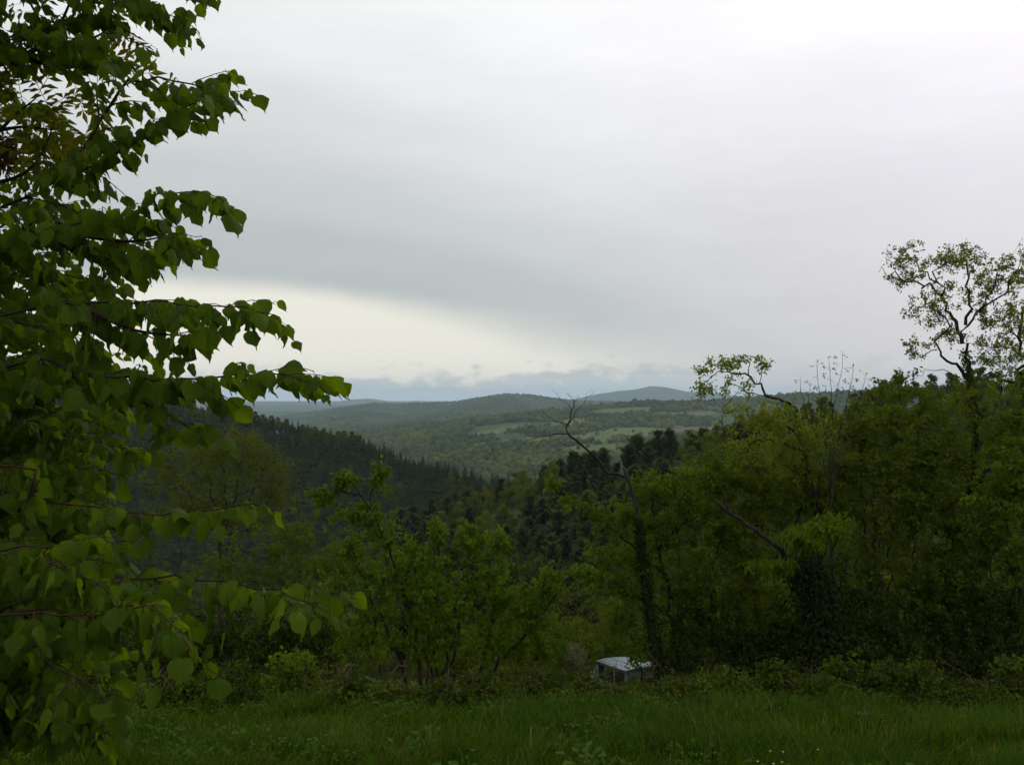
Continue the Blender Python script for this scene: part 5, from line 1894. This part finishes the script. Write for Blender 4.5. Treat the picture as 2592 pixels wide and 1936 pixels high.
def undergrowth():
    rng = np.random.default_rng(74)
    n = 60000
    y = 19.6 + 44 * rng.random(n) ** 1.5
    x = (rng.random(n) * 2 - 1) * (.64 * y + 1)
    m = np.clip(.55 + 1.2 * vnoise(x / 2.2, y / 2.2, 85), .1, 1.2)
    van_ = (np.abs(x - 4.6) < 1.5) & (y > 30) & (y < 36)
    P = np.stack([x, y, h(x, y) + .75 * m * rng.random(n)], 1)[~van_]
    n = len(P)
    a = rng.random(n) * 6.283
    A = np.stack([np.cos(a), np.sin(a), rng.normal(size=n) * .5 - .1], 1)
    V, F = leaves_np(P, A, np.array([0, 0, 1.0]) + .5 * rng.normal(size=(n, 3)), (.07 + .09 * rng.random(n)) * np.clip(P[:, 1] / 25, 1, 1.8), BROAD_V)
    link('undergrowth', mesh_np('undergrowth', V, F, L_bramble, tint=np.repeat(rng.random(n), 5)), kind='stuff', label='tangled low undergrowth covering the slope under the shrubs', category='undergrowth')


undergrowth()


def stalks():
    """tall dead stalks standing in the grass on the left"""
    rng = np.random.default_rng(81)
    S = [((763, 1850), (783, 1660), 19.0, 'upright'), ((806, 1880), (848, 1770), 18.2, 'slanting right, beside the upright one'), ((862, 1860), (925, 1715), 18.4, 'thick, slanting right below the hanging leaf tips'), ((965, 1700), (988, 1655), 20.0, 'short, far back among the brambles'),
         ((930, 1710), (948, 1630), 20.2, 'upright, in front of the fanned bush'), ((1075, 1850), (1090, 1730), 19.0, 'at the foot of the fanned bush'), ((600, 1830), (618, 1775), 18.6, 'short, below the lowest leaves'), ((2405, 1790), (2388, 1735), 18.5, 'leaning left before the shaded shrub'), ((1605, 1820), (1618, 1755), 18.5, 'in the grass before the ivy-clad dead trunk'), ((680, 1860), (650, 1790), 18.0, 'leaning left below the yellow-green sapling')]
    for (p0, p1, d, lab) in S:
        x0 = (p0[0] - CX) / FPX * d
        b = np.array([x0, d, hz(x0, d) - .03])
        t = pt(p1[0], p1[1], d + .1)
        r = thing('dry_stalk', 'dry straw-coloured stalk ' + lab, 'stalk', b, 'dry stalks in the grass')
        g = Geo()
        S_ = smooth_path([b, b * .5 + t * .5 + rng.normal(size=3) * .03, t], 12)
        g.tube(S_, np.linspace(.007, .0035, 12), 5)
        link('stem', g.mesh('stem', M_dry, origin=b), r)
        g = Geo()
        for q in range(5, 12):
            dd = norm(rng.normal(size=3) + [0, 0, .8]) * .07 * rng.random()
            g.tube([S_[q], S_[q] + dd * .6, S_[q] + dd], [.0025, .002, .0015], 3)
        link('side_shoots', g.mesh('side_shoots', M_dry, origin=b), r)


stalks()


def weeds():
    rng = np.random.default_rng(91)
    W = [(1090, 1880, 'dock plant with broad leaves in the grass below the fanned bush'), (1420, 1895, 'leafy weed clump at the bottom edge below the van'), (1010, 1905, 'broad-leaved weed at the bottom edge left of the dock plant'), (1480, 1925, 'lush weed clump cut by the bottom edge right of the middle'),
         (950, 1835, 'low weed at the grass edge under the brambles'), (2200, 1830, 'coarse weed in the grass under the broad-leaved seedling')]
    for px, py, lab in W:
        # place on the slope under that pixel
        ds = np.linspace(7, 19, 400)
        dirv = pt(px, py, 1.0) - [0, 0, EYE]
        Q = dirv[None] * ds[:, None] + [0, 0, EYE]
        i = int(np.argmax(Q[:, 2] < h(Q[:, 0], Q[:, 1]) + .15)) or 200
        b = np.array([Q[i, 0], Q[i, 1], hz(Q[i, 0], Q[i, 1])])
        r = thing('weed_plant', lab, 'plant', b, 'broad-leaved weeds in the grass')
        n = 26
        a = rng.random(n) * 6.28
        el = .5 + .8 * rng.random(n)
        A = np.stack([np.cos(a) * np.cos(el), np.sin(a) * np.cos(el), np.sin(el)], 1)
        st = b + A * (.10 + .22 * rng.random(n))[:, None]
        V, F = leaves_np(st, A * .8 + np.stack([np.cos(a), np.sin(a), -.5 + 0 * a], 1) * .7, np.array([0, 0, 1.0]) + .3 * rng.normal(size=(n, 3)), 0.10 + .08 * rng.random(n), LEAF_V)
        g = Geo()
        for q in range(n):
            g.tube([b, st[q]], [.004, .003], 3)
        link('stems', g.mesh('stems', M_dry, origin=b), r)
        crown_part(r, 'foliage', (V, F, np.repeat(rng.random(n), 5)), L_weed, b)


weeds()


def daisies():
    rng = np.random.default_rng(95)
    P = [(1950, 1900), (1982, 1902), (1918, 1926), (1958, 1932), (1980, 1928), (2070, 1896)]
    wm_, ym = plain_mat('petal', (.5, .5, .44), .7), plain_mat('flower_eye', (.55, .38, .05), .7)
    for i, (px, py) in enumerate(P):
        ds = np.linspace(7, 19, 500)
        dirv = pt(px, py, 1.0) - [0, 0, EYE]
        Q = dirv[None] * ds[:, None] + [0, 0, EYE]
        k = int(np.argmax(Q[:, 2] < h(Q[:, 0], Q[:, 1]) + .42)) or 200
        top = Q[k]
        b = np.array([top[0], top[1], hz(top[0], top[1])])
        r = thing('small_flower', 'small whitish flower head in the grass, ' + ['upper left of the bottom-edge cluster', 'upper right of the bottom-edge cluster', 'far left of the bottom-edge cluster', 'lowest of the bottom-edge cluster', 'lower right of the bottom-edge cluster', 'standing alone right of the cluster'][i], 'flower', b, 'whitish flowers in the grass')
        g = Geo()
        g.tube([b, (b + top) / 2 + [.02, 0, 0], top], [.003, .0025, .002], 4)
        link('stem', g.mesh('stem', L_weed, origin=b), r)
        a = np.arange(9) * .698
        A = np.stack([np.cos(a), np.sin(a), .25 + 0 * a], 1)
        V, F = leaves_np(np.repeat(top[None], 9, 0), A, np.repeat(np.array([[0, 0, 1.0]]), 9, 0), np.full(9, .013), LEAF_V)
        link('petals', mesh_np('petals', V - b, F, wm_), r)
        g = Geo()
        g.tube([top - [0, 0, .002], top + [0, 0, .006]], [.007, .005], 8)
        link('flower_eye', g.mesh('flower_eye', ym, origin=b), r)


daisies()

# ------------------------------------------------------------------ haze
def haze():
    lo = float(TZ.min()) - 1.0
    hi = max(float(TZ.max()), EYE + 14) + 12.0
    s = 19500.0
    V = np.array([[x, y, z] for z in (lo, hi) for y in (-s, s) for x in (-s, s)])
    F = np.array([[0, 2, 3, 1], [4, 5, 7, 6], [0, 1, 5, 4], [1, 3, 7, 5], [3, 2, 6, 7], [2, 0, 4, 6]])
    m, nt, N, L = new_mat('damp_air')
    pv = N.new('ShaderNodeVolumePrincipled')
    pv.inputs['Color'].default_value = (.66, .85, 1.0, 1)
    pv.inputs['Density'].default_value = HAZE
    pv.inputs['Density Attribute'].default_value = ''
    pv.inputs['Anisotropy'].default_value = 0.1
    out = N.new('ShaderNodeOutputMaterial')
    L.new(pv.outputs[0], out.inputs['Volume'])
    link('haze', mesh_np('haze', V, F, m), kind='stuff', label='thin damp haze over the whole valley')


HAZE = 5.8e-5
haze()
